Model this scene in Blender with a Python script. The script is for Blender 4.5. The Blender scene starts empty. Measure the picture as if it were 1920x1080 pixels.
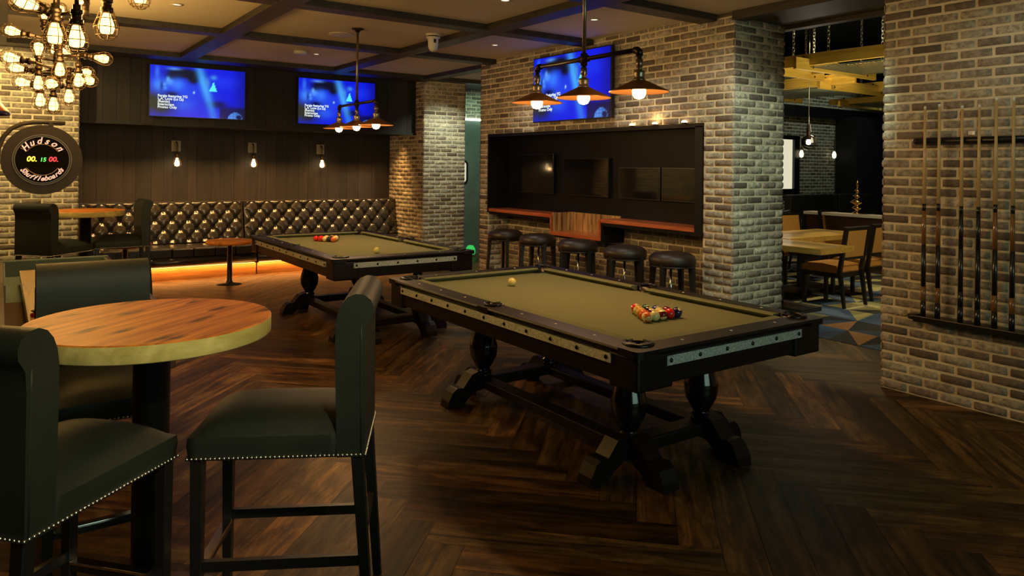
import bpy, math, random
from mathutils import Vector, Matrix, noise
R_=random.Random(7)
PI=math.pi
C=bpy.context.scene.collection
SC=bpy.context.scene
# ------------------------------------------------------------------ camera
cd=bpy.data.cameras.new('camera'); cam=bpy.data.objects.new('camera',cd); C.objects.link(cam); SC.camera=cam
pitch,roll,yaw=math.radians(-.099),math.radians(.662),math.radians(35.142)
fw=Vector((math.sin(yaw)*math.cos(pitch),math.cos(yaw)*math.cos(pitch),-math.sin(pitch)))
r0=Vector((math.cos(yaw),-math.sin(yaw),0)); u0=r0.cross(fw)
rr=math.cos(roll)*r0+math.sin(roll)*u0; uu=-math.sin(roll)*r0+math.cos(roll)*u0
M3=Matrix((rr,uu,-fw)).transposed().to_4x4(); M3.translation=Vector((0,0,1.6)); cam.matrix_world=M3
cd.sensor_fit='HORIZONTAL'; cd.sensor_width=36; cd.lens=36*1364.8/1920
cd.shift_y=-(540-310.0)/1920; cd.clip_start=.05; cd.clip_end=100
# ------------------------------------------------------------------ world, exposure
w=bpy.data.worlds.new('world'); SC.world=w; w.use_nodes=True
w.node_tree.nodes['Background'].inputs[0].default_value=(.35,.5,.42,1); w.node_tree.nodes['Background'].inputs[1].default_value=.012
vs=SC.view_settings; vs.view_transform='Standard'; vs.look='None'; vs.exposure=0; vs.gamma=1; vs.use_curve_mapping=False
def area(name,loc,target,sx,sy,e,col,spread=180):
    l=bpy.data.lights.new(name,'AREA'); l.shape='RECTANGLE'; l.size=sx; l.size_y=sy; l.energy=e; l.color=col; l.spread=math.radians(spread)
    o=bpy.data.objects.new(name,l); C.objects.link(o); o.location=loc
    d=Vector(target)-Vector(loc); o.rotation_euler=d.to_track_quat('-Z','Y').to_euler(); return o
def spot(name,loc,target,e,col,ang=80,blend=.6,rad=.04):
    l=bpy.data.lights.new(name,'SPOT'); l.energy=e; l.color=col; l.spot_size=math.radians(ang); l.spot_blend=blend; l.shadow_soft_size=rad
    o=bpy.data.objects.new(name,l); C.objects.link(o); o.location=loc
    d=Vector(target)-Vector(loc); o.rotation_euler=d.to_track_quat('-Z','Y').to_euler(); return o
def point(name,loc,e,col,rad=.05):
    l=bpy.data.lights.new(name,'POINT'); l.energy=e; l.color=col; l.shadow_soft_size=rad
    o=bpy.data.objects.new(name,l); C.objects.link(o); o.location=loc; return o
TEAL=(.66,1,.78); WARM=(1,.56,.20); AMB=(1,.40,.09); NEUT=(1,.93,.76)
area('window_daylight',(2.4,-4.5,2.1),(3.2,4,1.2),4.5,2.0,72,TEAL)
spot('downlight_and_fill',(.95,-.5,2.95),(.46,2.75,1.0),300,(1,.86,.48),32,.8,.05)  # unseen spot behind the camera, added to brighten the near round table
for nm,l,t,e,c,a in [
 ('downlight_and_fill',(-.3,8.9,2.97),(.1,10.5,1.5),210,(1,.72,.28),110),  # unseen spot added to brighten the left brick wall
 ('downlight_and_fill',(4.63,5.24,2.97),(5.1,5.3,.3),30,NEUT,100),
 ('downlight_and_fill',(4.71,7.05,2.97),(5.1,7.1,.3),30,NEUT,100),
 ('downlight_and_fill',(1.28,7.05,2.97),(1.3,7.05,0),8,WARM,90),
 ('downlight_and_fill',(3.30,9.08,2.97),(3.3,9.6,0),6,WARM,90),
 ('downlight_and_fill',(3.51,5.10,2.97),(3.5,5.1,0),16,NEUT,90),
 ('downlight_and_fill',(5.9,9.4,2.97),(6.0,10.5,1.0),90,(.9,1,.78),90),
 ('downlight_and_fill',(4.0,1.5,2.97),(5.5,1.9,1.0),62,(.90,1,.84),95),
 ('downlight_and_fill',(4.35,2.25,2.95),(5.8,4.25,1.25),110,(.74,1,.80),50),
 ('downlight_and_fill',(4.3,3.6,2.97),(5.4,4.6,1.0),34,NEUT,90),
 ('downlight_and_fill',(7.2,10.1,2.95),(7.15,11.3,1.9),40,(.55,1,.75),90)]:
    spot(nm,l,t,e,c,a)
# ------------------------------------------------------------------ helpers: materials
def newmat(name):
    m=bpy.data.materials.new(name); m.use_nodes=True; return m,m.node_tree,m.node_tree.nodes['Principled BSDF']
def N(nt,t,**k):
    n=nt.nodes.new(t)
    for a,b in k.items(): setattr(n,a,b)
    return n
def plain(name,col,rough=.5,metal=0,bump=0,bscale=40,var=0,coat=0,spec=.5,vscale=6,emis=None,es=0):
    m,nt,b=newmat(name); L=nt.links
    b.inputs['Base Color'].default_value=(*col,1); b.inputs['Roughness'].default_value=rough; b.inputs['Metallic'].default_value=metal
    b.inputs['Coat Weight'].default_value=coat; b.inputs['Specular IOR Level'].default_value=spec
    if emis: b.inputs['Emission Color'].default_value=(*emis,1); b.inputs['Emission Strength'].default_value=es
    tc=N(nt,'ShaderNodeTexCoord')
    if var:
        n=N(nt,'ShaderNodeTexNoise'); n.inputs['Scale'].default_value=vscale; n.inputs['Detail'].default_value=5
        L.new(tc.outputs['Object'],n.inputs['Vector'])
        r=N(nt,'ShaderNodeValToRGB'); r.color_ramp.elements[0].position=.3; r.color_ramp.elements[1].position=.7
        r.color_ramp.elements[0].color=tuple(c*(1-var) for c in col)+(1,); r.color_ramp.elements[1].color=tuple(min(1,c*(1+var)) for c in col)+(1,)
        L.new(n.outputs[0],r.inputs[0]); L.new(r.outputs[0],b.inputs['Base Color'])
    if bump:
        n=N(nt,'ShaderNodeTexNoise'); n.inputs['Scale'].default_value=bscale; n.inputs['Detail'].default_value=4
        L.new(tc.outputs['Object'],n.inputs['Vector']); bp=N(nt,'ShaderNodeBump'); bp.inputs['Strength'].default_value=bump; bp.inputs['Distance'].default_value=.01
        L.new(n.outputs[0],bp.inputs['Height']); L.new(bp.outputs[0],b.inputs['Normal'])
    return m
def emit(name,col,s):
    m,nt,b=newmat(name); b.inputs['Base Color'].default_value=(0,0,0,1); b.inputs['Emission Color'].default_value=(*col,1); b.inputs['Emission Strength'].default_value=s; return m
def wood(name,c0,c1,rough=.4,axis='X',scale=1.0,attr=False,coat=0,grain=1.0,uv=False,bump=.15,knots=0,spec=.5,mottle=False):
    """long-grain wood: noise stretched along an axis, optional per-plank colour attribute and knots"""
    m,nt,b=newmat(name); L=nt.links
    tc=N(nt,'ShaderNodeTexCoord'); mp=N(nt,'ShaderNodeMapping'); s=[14*scale]*3; s['XYZ'.index(axis)]=.9*scale
    mp.inputs['Scale'].default_value=s
    src=tc.outputs['UV'] if uv else tc.outputs['Object']; L.new(src,mp.inputs['Vector'])
    n=N(nt,'ShaderNodeTexNoise'); n.inputs['Scale'].default_value=1.6; n.inputs['Detail'].default_value=8; n.inputs['Roughness'].default_value=.62; n.inputs['Distortion'].default_value=.9*grain
    L.new(mp.outputs[0],n.inputs['Vector'])
    r=N(nt,'ShaderNodeValToRGB'); e=r.color_ramp.elements; e[0].position=.34; e[1].position=.68; e[0].color=(*c0,1); e[1].color=(*c1,1)
    L.new(n.outputs[0],r.inputs[0]); out=r.outputs[0]
    if attr:
        at=N(nt,'ShaderNodeAttribute',attribute_name='Col'); mx=N(nt,'ShaderNodeMix',data_type='RGBA',blend_type='MULTIPLY'); mx.inputs[0].default_value=1
        L.new(out,mx.inputs[6]); L.new(at.outputs[0],mx.inputs[7]); out=mx.outputs[2]
    if knots:
        mk=N(nt,'ShaderNodeMapping'); mk.inputs['Scale'].default_value=[(2.2 if 'XYZ'[i]==axis else 6.5)*1.2 for i in range(2)]+[0.001]
        L.new(src,mk.inputs['Vector']); nn=N(nt,'ShaderNodeTexNoise'); nn.inputs['Scale'].default_value=2.5; L.new(mk.outputs[0],nn.inputs['Vector'])
        ad=N(nt,'ShaderNodeMix',data_type='RGBA',blend_type='LINEAR_LIGHT'); ad.inputs[0].default_value=.25; L.new(mk.outputs[0],ad.inputs[6]); L.new(nn.outputs[1],ad.inputs[7])
        v=N(nt,'ShaderNodeTexVoronoi',voronoi_dimensions='2D'); v.inputs['Scale'].default_value=1.0; L.new(ad.outputs[2],v.inputs['Vector'])
        kr=N(nt,'ShaderNodeValToRGB'); k=kr.color_ramp.elements; k[0].position=.04; k[0].color=(.05,.015,.01,1); k[1].position=.20; k[1].color=(1,1,1,1)
        L.new(v.outputs['Distance'],kr.inputs[0]); mx=N(nt,'ShaderNodeMix',data_type='RGBA',blend_type='MULTIPLY'); mx.inputs[0].default_value=knots
        L.new(out,mx.inputs[6]); L.new(kr.outputs[0],mx.inputs[7]); out=mx.outputs[2]
    if mottle:
        m4=N(nt,'ShaderNodeMapping'); m4.inputs['Scale'].default_value=(3,11,1); L.new(src,m4.inputs['Vector'])
        n4=N(nt,'ShaderNodeTexNoise'); n4.inputs['Scale'].default_value=1.4; n4.inputs['Detail'].default_value=10; n4.inputs['Roughness'].default_value=.75; n4.inputs['Distortion'].default_value=.6; L.new(m4.outputs[0],n4.inputs['Vector'])
        r4=N(nt,'ShaderNodeValToRGB'); k=r4.color_ramp.elements; k[0].position=.40; k[0].color=(.32,.30,.30,1); k[1].position=.60; k[1].color=(1.0,1.05,.95,1); L.new(n4.outputs[0],r4.inputs[0])
        mx=N(nt,'ShaderNodeMix',data_type='RGBA',blend_type='MULTIPLY'); mx.inputs[0].default_value=1; L.new(out,mx.inputs[6]); L.new(r4.outputs[0],mx.inputs[7]); out=mx.outputs[2]
    L.new(out,b.inputs['Base Color']); b.inputs['Roughness'].default_value=rough; b.inputs['Coat Weight'].default_value=coat; b.inputs['Coat Roughness'].default_value=.15; b.inputs['Specular IOR Level'].default_value=spec
    bp=N(nt,'ShaderNodeBump'); bp.inputs['Strength'].default_value=bump; bp.inputs['Distance'].default_value=.004; L.new(n.outputs[0],bp.inputs['Height']); L.new(bp.outputs[0],b.inputs['Normal'])
    return m
def vcol(name,rough=.8,bump=.5,bscale=60,mott=.5,dark=(.06,.05,.045),emis=0):
    """colour from the mesh's own colour attribute, broken up by noise"""
    m,nt,b=newmat(name); L=nt.links; at=N(nt,'ShaderNodeAttribute',attribute_name='Col'); out=at.outputs[0]
    tc=N(nt,'ShaderNodeTexCoord')
    if mott:
        n=N(nt,'ShaderNodeTexNoise'); n.inputs['Scale'].default_value=26; n.inputs['Detail'].default_value=8; n.inputs['Roughness'].default_value=.7; L.new(tc.outputs['Object'],n.inputs['Vector'])
        r=N(nt,'ShaderNodeValToRGB'); r.color_ramp.elements[0].position=.42; r.color_ramp.elements[1].position=.60; L.new(n.outputs[0],r.inputs[0])
        ml=N(nt,'ShaderNodeMath',operation='MULTIPLY'); ml.inputs[1].default_value=mott; L.new(r.outputs[0],ml.inputs[0])
        mx=N(nt,'ShaderNodeMix',data_type='RGBA'); mx.inputs[7].default_value=(*dark,1); L.new(ml.outputs[0],mx.inputs[0]); L.new(out,mx.inputs[6]); out=mx.outputs[2]
    L.new(out,b.inputs['Base Color']); b.inputs['Roughness'].default_value=rough
    if bump:
        n=N(nt,'ShaderNodeTexNoise'); n.inputs['Scale'].default_value=bscale; n.inputs['Detail'].default_value=6; L.new(tc.outputs['Object'],n.inputs['Vector'])
        bp=N(nt,'ShaderNodeBump'); bp.inputs['Strength'].default_value=bump; bp.inputs['Distance'].default_value=.012; L.new(n.outputs[0],bp.inputs['Height']); L.new(bp.outputs[0],b.inputs['Normal'])
    if emis:
        b.inputs['Base Color'].default_value=(0,0,0,1); L.remove(b.inputs['Base Color'].links[0]); L.new(at.outputs[0],b.inputs['Emission Color']); b.inputs['Emission Strength'].default_value=emis
    return m
M={}
M['niche']=plain('matte black lining',(.004,.0035,.003),.5,spec=.22)
M['mortar']=plain('mortar',(.66,.58,.40),.95,bump=.7,bscale=90,var=.2)
M['brick']=vcol('brick',.9,.8,45,.6,(.085,.07,.058))
M['floorwood']=wood('herringbone floor',(.03,.014,.005),(.27,.135,.045),.46,'X',.55,attr=True,uv=True,bump=.10,spec=.25,mottle=True)
M['carpet']=vcol('carpet',.98,.4,300,.25,(.02,.02,.02))
M['ceil']=plain('ceiling paint',(.60,.53,.40),.8,var=.04,vscale=2)
M['beam']=wood('dark beam',(.018,.014,.012),(.05,.04,.032),.5,'Y')
M['panel']=wood('dark wall paneling',(.006,.004,.0037),(.017,.012,.0105),.65,'Z',attr=True,bump=.3)
M['black']=plain('black lacquer',(.005,.005,.005),.36)
M['darksteel']=plain('black steel',(.012,.012,.012),.4,metal=.0)
M['mahog']=wood('dark mahogany',(.0045,.0018,.0014),(.012,.0045,.0035),.45,'Y',bump=.03,spec=.35)
M['mahogx']=wood('dark mahogany cross grain',(.0045,.0018,.0014),(.012,.0045,.0035),.45,'X',bump=.03,spec=.35)
M['turned']=plain('polished black turned wood',(.006,.004,.004),.16,coat=.4)
M['cloth']=plain('olive billiard cloth',(.185,.20,.112),.95,bump=.15,bscale=400,spec=.1)
M['galv']=plain('galvanized steel strip',(.62,.68,.64),.36,metal=.85,var=.35,vscale=90,bump=.5,bscale=260)
M['bolt']=plain('dark bolt head',(.05,.045,.04),.25,metal=1)
M['sight']=plain('pearl rail sight',(.9,.85,.75),.2,coat=.5)
M['pocket']=plain('black pocket leather',(.008,.008,.009),.28)
M['leather']=plain('dark green black leather',(.015,.0185,.0135),.55,bump=.12,bscale=220,var=.15,spec=.35)
M['stoolleather']=plain('dark brown leather',(.022,.013,.009),.4,bump=.12,bscale=220)
M['tuft']=plain('tufted dark leather',(.020,.017,.015),.22,coat=.25,bump=.08,bscale=160)
M['chairleg']=plain('black stained wood',(.010,.009,.009),.38)
M['chrome']=plain('chrome',(.75,.74,.72),.14,metal=1)
M['nail']=plain('pewter nailhead',(.62,.58,.52),.25,metal=1)
M['tabletop']=wood('knotty orange table top',(.36,.085,.008),(.80,.28,.030),.5,'X',.8,coat=.0,grain=1.6,bump=.05,knots=.9,spec=.3)
M['tableedge']=wood('pale table edge',(.46,.36,.10),(.74,.60,.22),.4,'X',.7)
M['pipe']=plain('dark bronze pipe',(.055,.038,.028),.34,metal=.85,var=.3,vscale=30)
M['pipelight']=plain('worn steel pipe',(.33,.27,.20),.32,metal=.9,var=.3,vscale=40)
M['shade']=plain('copper lamp shade',(.34,.15,.05),.42,metal=.8)
M['bulbP']=emit('pendant bulb',(1,.66,.28),10)
M['bulbC']=emit('chandelier bulb',(1,.58,.15),5.5)
M['bulbS']=emit('sconce bulb',(1,.70,.32),9)
M['bulbG']=emit('globe filament',(1,.85,.6),25)
M['cage']=plain('brass wire cage',(.16,.10,.05),.35,metal=.9)
M['benchwood']=wood('bench base oak',(.20,.085,.022),(.42,.20,.06),.4,'X')
M['redwood']=wood('red shelf wood',(.30,.055,.016),(.62,.16,.05),.3,'Y',coat=.3)
M['cubby']=wood('striped cubby wood',(.10,.04,.012),(.62,.33,.11),.45,'Z',1.4)
M['white']=plain('white plastic',(.72,.70,.62),.4)
M['cream']=plain('cream plastic',(.55,.50,.38),.5)
M['grey']=plain('grey concrete plate',(.26,.24,.20),.8,bump=.4,bscale=80,var=.2)
M['yellowwood']=wood('yellow pine',(.42,.26,.035),(.68,.46,.09),.5,'Y')
M['yellowwoodx']=wood('yellow pine cross',(.42,.26,.035),(.68,.46,.09),.5,'X')
M['mesh']=plain('grey wire mesh',(.14,.18,.16),.5,metal=.6)
M['chain']=plain('zinc chain',(.6,.62,.58),.3,metal=.9)
M['tan']=plain('tan leather',(.42,.22,.055),.38,bump=.08,bscale=150)
M['seattan']=plain('tan seat leather',(.40,.19,.045),.35,bump=.08,bscale=150)
M['dinetable']=wood('honey table top',(.30,.17,.03),(.52,.34,.08),.3,'Y',coat=.3)
M['steel']=plain('brushed green grey steel',(.22,.28,.24),.32,metal=.45,var=.15,vscale=3)
M['gold']=plain('polished gold',(.85,.55,.22),.15,metal=1)
M['shufwood']=wood('maple playfield',(.50,.30,.08),(.66,.43,.14),.22,'Y',coat=.5)
M['gutterdark']=plain('brown gutter carpet',(.07,.04,.02),.9)
M['gutter']=plain('grey green gutter carpet',(.11,.15,.125),.9,bump=.3,bscale=200)
M['darkbrown']=plain('dark brown side',(.06,.028,.014),.4)
M['score']=plain('matte charcoal board',(.045,.034,.028),.6)
M['scoreface']=plain('black score face',(.006,.005,.005),.8,spec=.1)
M['silver']=plain('silver ring',(.22,.22,.22),.5)
M['letter']=plain('cream lettering',(.9,.68,.58),.5,emis=(.9,.6,.5),es=.55)  # emission added to make the lettering look brighter
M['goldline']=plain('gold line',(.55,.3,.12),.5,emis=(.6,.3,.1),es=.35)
M['ledY']=emit('yellow digits',(1,.72,.05),2.5); M['ledG']=emit('green digits',(.15,.9,.12),1.3); M['ledR']=emit('red digits',(1,.06,.06),1.6); M['ledoff']=plain('unlit segment',(.12,.12,.12),.5)
M['screen']=vcol('lit television picture',.3,0,1,0,emis=1.0)
M['caption']=emit('caption white',(.9,1,.95),1.0)
M['offscreen']=plain('switched off screen',(.004,.004,.005),.08,coat=.5)
M['glass']=None
m,nt,b=newmat('clear glass'); b.inputs['Transmission Weight'].default_value=1; b.inputs['Roughness'].default_value=.02; b.inputs['IOR'].default_value=1.12; b.inputs['Base Color'].default_value=(1,.93,.8,1); M['glass']=m
M['cuewood']=plain('pale maple shaft',(.62,.40,.17),.3,coat=.3)
M['cuedark']=plain('black cue butt',(.012,.01,.01),.3,coat=.4)
M['cuebrown']=plain('stained cue butt',(.22,.09,.025),.3,coat=.4)
M['ferrule']=plain('white ferrule',(.8,.78,.7),.4)
M['downglow']=emit('downlight lens',(1,.86,.6),1.6)
M['ledstrip']=emit('warm led strip',(1,.45,.10),6)
M['cold']=emit('bright transom light',(.85,1,.85),3)
M['winglow']=emit('lit window pane',(1,.93,.66),.75)
M['blackwall']=plain('black wall',(.006,.006,.007),.7)
M['redshade']=plain('red shade glass',(.28,.03,.01),.3,emis=(.5,.05,.01),es=.12)
M['blueshade']=plain('navy rim',(.01,.015,.09),.3)
M['greenglow']=emit('green lamp',(.05,.9,.15),.6)
# ------------------------------------------------------------------ helpers: mesh
class MB:
    def __init__(s): s.v=[];s.f=[];s.m=[];s.sm=[];s.col=[];s.uv=[]
    def add(s,vs,fs,mi=0,sm=False,col=None,uv=None):
        o=len(s.v); s.v+= [tuple(p) for p in vs]
        for i,f in enumerate(fs):
            s.f.append(tuple(o+k for k in f)); s.m.append(mi); s.sm.append(sm); s.col.append(col); s.uv.append(uv[i] if uv else None)
        return s
    def box(s,c,d,rot=0,mi=0,col=None,tilt=None):
        hx,hy,hz=d[0]/2,d[1]/2,d[2]/2; P=[]
        for z in(-hz,hz):
            for x,y in((-hx,-hy),(hx,-hy),(hx,hy),(-hx,hy)):
                p=Vector((x,y,z))
                if tilt is not None: p=tilt@p
                if rot: p=Matrix.Rotation(rot,3,'Z')@p
                P.append((p.x+c[0],p.y+c[1],p.z+c[2]))
        return s.add(P,[(3,2,1,0),(4,5,6,7),(0,1,5,4),(1,2,6,5),(2,3,7,6),(3,0,4,7)],mi,False,col)
    def b2(s,a,b,mi=0,col=None):
        return s.box([(a[i]+b[i])/2 for i in range(3)],[abs(b[i]-a[i]) for i in range(3)],0,mi,col)
    def lathe(s,prof,n=24,c=(0,0,0),mi=0,sm=True,mat=None,cap=True,col=None):
        P=[];F=[]
        for r,z in prof:
            for k in range(n):
                a=2*PI*k/n; p=Vector((r*math.cos(a),r*math.sin(a),z))
                if mat is not None: p=mat@p
                P.append((p.x+c[0],p.y+c[1],p.z+c[2]))
        for i in range(len(prof)-1):
            for k in range(n):
                k2=(k+1)%n; F.append((i*n+k,i*n+k2,(i+1)*n+k2,(i+1)*n+k))
        s.add(P,F,mi,sm,col)
        if cap:
            o=len(s.v)-len(P)
            for i,rev in((0,True),(len(prof)-1,False)):
                if prof[i][0]>1e-5:
                    f=[o+i*n+k for k in range(n)]; s.f.append(tuple(reversed(f)) if rev else tuple(f)); s.m.append(mi); s.sm.append(False); s.col.append(col); s.uv.append(None)
        return s
    def tube(s,pts,r,n=10,mi=0,sm=True,closed=False,col=None):
        pts=[Vector(p) for p in pts]; rs=r if isinstance(r,(list,tuple)) else [r]*len(pts)
        L=len(pts); P=[];F=[]; up=None
        for i,p in enumerate(pts):
            t=(pts[(i+1)%L]-pts[i-1]) if closed else (pts[min(i+1,L-1)]-pts[max(i-1,0)])
            t.normalize()
            if up is None: up=Vector((0,0,1)) if abs(t.z)<.9 else Vector((1,0,0))
            a=t.cross(up); 
            if a.length<1e-4: a=t.cross(Vector((0,1,0)))
            a.normalize(); b=a.cross(t).normalized(); up=b
            for k in range(n):
                q=p+(a*math.cos(2*PI*k/n)+b*math.sin(2*PI*k/n))*rs[i]; P.append(tuple(q))
        m=L if closed else L-1
        for i in range(m):
            for k in range(n):
                k2=(k+1)%n; j=(i+1)%L; F.append((i*n+k,i*n+k2,j*n+k2,j*n+k))
        o=len(s.v); s.add(P,F,mi,sm,col)
        if not closed:
            for i,rev in((0,False),(L-1,True)):
                f=[o+i*n+k for k in range(n)]; s.f.append(tuple(reversed(f)) if rev else tuple(f)); s.m.append(mi); s.sm.append(False); s.col.append(col); s.uv.append(None)
        return s
    def sphere(s,c,r,n=16,m=10,mi=0,sc=(1,1,1),col=None):
        prof=[(r*math.sin(PI*i/m),-r*math.cos(PI*i/m)) for i in range(m+1)]
        o=len(s.v); s.lathe(prof,n,(0,0,0),mi,True,cap=False,col=col)
        for i in range(o,len(s.v)):
            p=s.v[i]; s.v[i]=(p[0]*sc[0]+c[0],p[1]*sc[1]+c[1],p[2]*sc[2]+c[2])
        return s
    def prism(s,poly,axis,a,b,mi=0,sm=False,col=None):
        """extrude a 2-D polygon along an axis: 'X' -> poly is (y,z), 'Y' -> (x,z), 'Z' -> (x,y)"""
        n=len(poly)
        def P(p,t): return (t,p[0],p[1]) if axis=='X' else ((p[0],t,p[1]) if axis=='Y' else (p[0],p[1],t))
        vs=[P(p,a) for p in poly]+[P(p,b) for p in poly]
        s.add(vs,[(k,(k+1)%n,n+(k+1)%n,n+k) for k in range(n)],mi,sm,col)
        return s.add(vs,[tuple(range(n-1,-1,-1)),tuple(range(n,2*n))],mi,False,col)
    def build(s,name,mats,parent=None,bevel=0,loc=None,rot=None,seg=2,fix=True,sub=0):
        me=bpy.data.meshes.new(name); me.from_pydata(s.v,[],s.f)
        if not isinstance(mats,(list,tuple)): mats=[mats]
        for m in mats: me.materials.append(M[m] if isinstance(m,str) else m)
        me.polygons.foreach_set('material_index',s.m); me.polygons.foreach_set('use_smooth',s.sm)
        if any(c is not None for c in s.col):
            ca=me.color_attributes.new('Col','FLOAT_COLOR','CORNER'); arr=[]
            for f,c in zip(s.f,s.col):
                if c is not None and isinstance(c[0],(tuple,list)):
                    for q in c: arr+= [q[0],q[1],q[2],1]
                else:
                    c=c or (1,1,1); arr+= [c[0],c[1],c[2],1]*len(f)
            ca.data.foreach_set('color',arr)
        if any(u is not None for u in s.uv):
            ul=me.uv_layers.new(name='UVMap'); arr=[]
            for f,u in zip(s.f,s.uv):
                for k in range(len(f)): arr+= list(u[k]) if u else [0,0]
            ul.data.foreach_set('uv',arr)
        if fix:
            import bmesh
            bm=bmesh.new(); bm.from_mesh(me); bmesh.ops.recalc_face_normals(bm,faces=bm.faces[:]); bm.to_mesh(me); bm.free()
        me.update()
        o=bpy.data.objects.new(name,me); C.objects.link(o)
        if parent: o.parent=parent
        if loc: o.location=loc
        if rot: o.rotation_euler=rot
        if bevel:
            b=o.modifiers.new('bevel','BEVEL'); b.width=bevel; b.segments=seg; b.limit_method='ANGLE'; b.angle_limit=math.radians(40); b.harden_normals=False
        if sub:
            b=o.modifiers.new('sub','SUBSURF'); b.levels=sub; b.render_levels=sub
        return o
def thing(name,label,cat,loc=(0,0,0),rz=0,group=None):
    o=bpy.data.objects.new(name,None); C.objects.link(o); o.location=loc; o.rotation_euler=(0,0,rz); o.empty_display_size=.1
    o['label']=label; o['category']=cat
    if group: o['group']=group
    return o
def tag(o,label,cat,group=None):
    o['label']=label; o['category']=cat
    if group: o['group']=group
    return o
def struct(o): o['kind']='structure'; return o
def kids(o): return [c for c in ALLCH.get(o.name,[])]
def dup(root,loc=None,rz=None,label=None,group=None):
    def cp(o,par):
        c=o.copy(); C.objects.link(c)
        if par: c.parent=par
        for ch in o.children: cp(ch,c)
        return c
    r=cp(root,None)
    if loc: r.location=loc
    if rz is not None: r.rotation_euler=(0,0,rz)
    if label: r['label']=label
    if group: r['group']=group
    return r
def arc(c,r,a0,a1,n,plane='xz'):
    out=[]
    for k in range(n+1):
        a=a0+(a1-a0)*k/n; q=(r*math.cos(a),r*math.sin(a))
        out.append((c[0]+q[0],c[1],c[2]+q[1]) if plane=='xz' else ((c[0],c[1]+q[0],c[2]+q[1]) if plane=='yz' else (c[0]+q[0],c[1]+q[1],c[2])))
    return out
def text(s,size,mat,parent,mw,name,bold=0.0,shear=0,depth=.001,align='LEFT'):
    c=bpy.data.curves.new('text','FONT'); c.body=s; c.size=size; c.extrude=depth; c.offset=bold; c.shear=shear; c.align_x=align; c.resolution_u=3
    t=bpy.data.objects.new('t',c); dg=bpy.context.evaluated_depsgraph_get(); C.objects.link(t); dg.update()
    me=bpy.data.meshes.new_from_object(t.evaluated_get(bpy.context.evaluated_depsgraph_get())); bpy.data.objects.remove(t); bpy.data.curves.remove(c)
    me.transform(mw); me.materials.clear(); me.materials.append(M[mat])
    if isinstance(parent,MB): 
        parent.add([tuple(v.co) for v in me.vertices],[tuple(p.vertices) for p in me.polygons]); bpy.data.meshes.remove(me); return None
    o=bpy.data.objects.new(name,me); C.objects.link(o); o.parent=parent; return o
# ------------------------------------------------------------------ brick walls
PAL=[(.50,.44,.33),(.42,.37,.28),(.56,.50,.38),(.34,.28,.21),(.23,.175,.13),(.16,.12,.095),(.37,.30,.23),(.47,.42,.33),(.28,.225,.17),(.38,.345,.28)]
def bricks(mb,O,U,Nn,w,z0,z1,holes=(),seed=1,ext0=True,ext1=True,shift=0,light=1.0,fine=(5,3)):
    """rows of rounded bricks on a vertical face: O origin, U along, Nn outward"""
    rg=random.Random(seed); O=Vector(O);U=Vector(U);Nn=Vector(Nn); Z=Vector((0,0,1))
    bl,bh,g=.203,.057,.0105; row=0; z=z0+.006
    while z<z1-.02:
        zt=min(z+bh,z1-.003); off=((bl+g)/2 if (row+shift)%2 else 0)
        u=0; first=True
        while u<w-.012:
            L=bl
            if first and off: L=bl/2-g/2
            ua=u if not first else (0 if not ext0 else -.009)
            ub=min(u+L,w)
            if w-ub<.06: ub=w
            ue=ub+(.009 if (ext1 and ub>=w-1e-6) else 0)
            for (ha,hb,hz0,hz1) in holes:
                if hz0<(z+zt)/2<hz1 and ue>ha and ua<hb:
                    if ua<ha-.03: ue=min(ue,ha)
                    elif ue>hb+.03: ua=max(ua,hb)
                    else: ua=ue
            if ue-ua>.02:
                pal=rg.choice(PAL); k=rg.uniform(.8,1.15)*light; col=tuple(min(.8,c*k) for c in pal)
                sp=lambda k:[0,.035]+[.035+.93*q/(k-1) for q in range(1,k-1)]+[.965,1]; tp=lambda k:[0,.10]+[.10+.80*q/(k-1) for q in range(1,k-1)]+[.90,1]
                us=sp(fine[0]); vs_=tp(fine[1]); nx,nz=len(us)-1,len(vs_)-1; base=rg.uniform(.003,.011); tl=rg.uniform(-.03,.03); V=[]
                for j in range(nz+1):
                    for i in range(nx+1):
                        s_,t_=us[i],vs_[j]
                        ed=0 if (i in(0,nx) or j in(0,nz)) else 1
                        if ed and i in(1,nx-1) and j in(1,nz-1): ed=.6
                        uu_=ua+(ue-ua)*s_; zz=z+(zt-z)*t_
                        nn=noise.noise(Vector((uu_*22+seed*9,zz*30,row*.3)))
                        d=base*ed-(0 if ed else .006)+nn*.0035*ed+tl*(s_-.5)*.1*ed
                        if not ed:
                            cx,cz=(ua+ue)/2,(z+zt)/2; uu_+=rg.uniform(-.0015,.0015); zz+=rg.uniform(-.0012,.0012)
                            if min(s_,1-s_)==0 and min(t_,1-t_)==0: uu_+=(.006 if s_==0 else -.006); zz+=(.005 if t_==0 else -.005)
                        V.append(O+U*uu_+Z*zz+Nn*d)
                F=[(j*(nx+1)+i,j*(nx+1)+i+1,(j+1)*(nx+1)+i+1,(j+1)*(nx+1)+i) for j in range(nz) for i in range(nx)]
                mb.add(V,F,1,True,col)
            u=ub+g; first=False
        z+=bh+g; row+=1
CZ=3.016
# right wall carrying the cue rack (ends at the opening)
mb=MB(); mb.b2((5.365,-1.2,0),(6.1,2.83,CZ)); bricks(mb,(5.365,-1.2,0),(0,1,0),(-1,0,0),4.03,0,CZ,seed=3,ext0=False,fine=(6,3)); bricks(mb,(5.365,2.83,0),(1,0,0),(0,1,0),.735,0,CZ,seed=4,shift=1)
struct(mb.build('wall_right',['mortar','brick'],fix=False))
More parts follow.
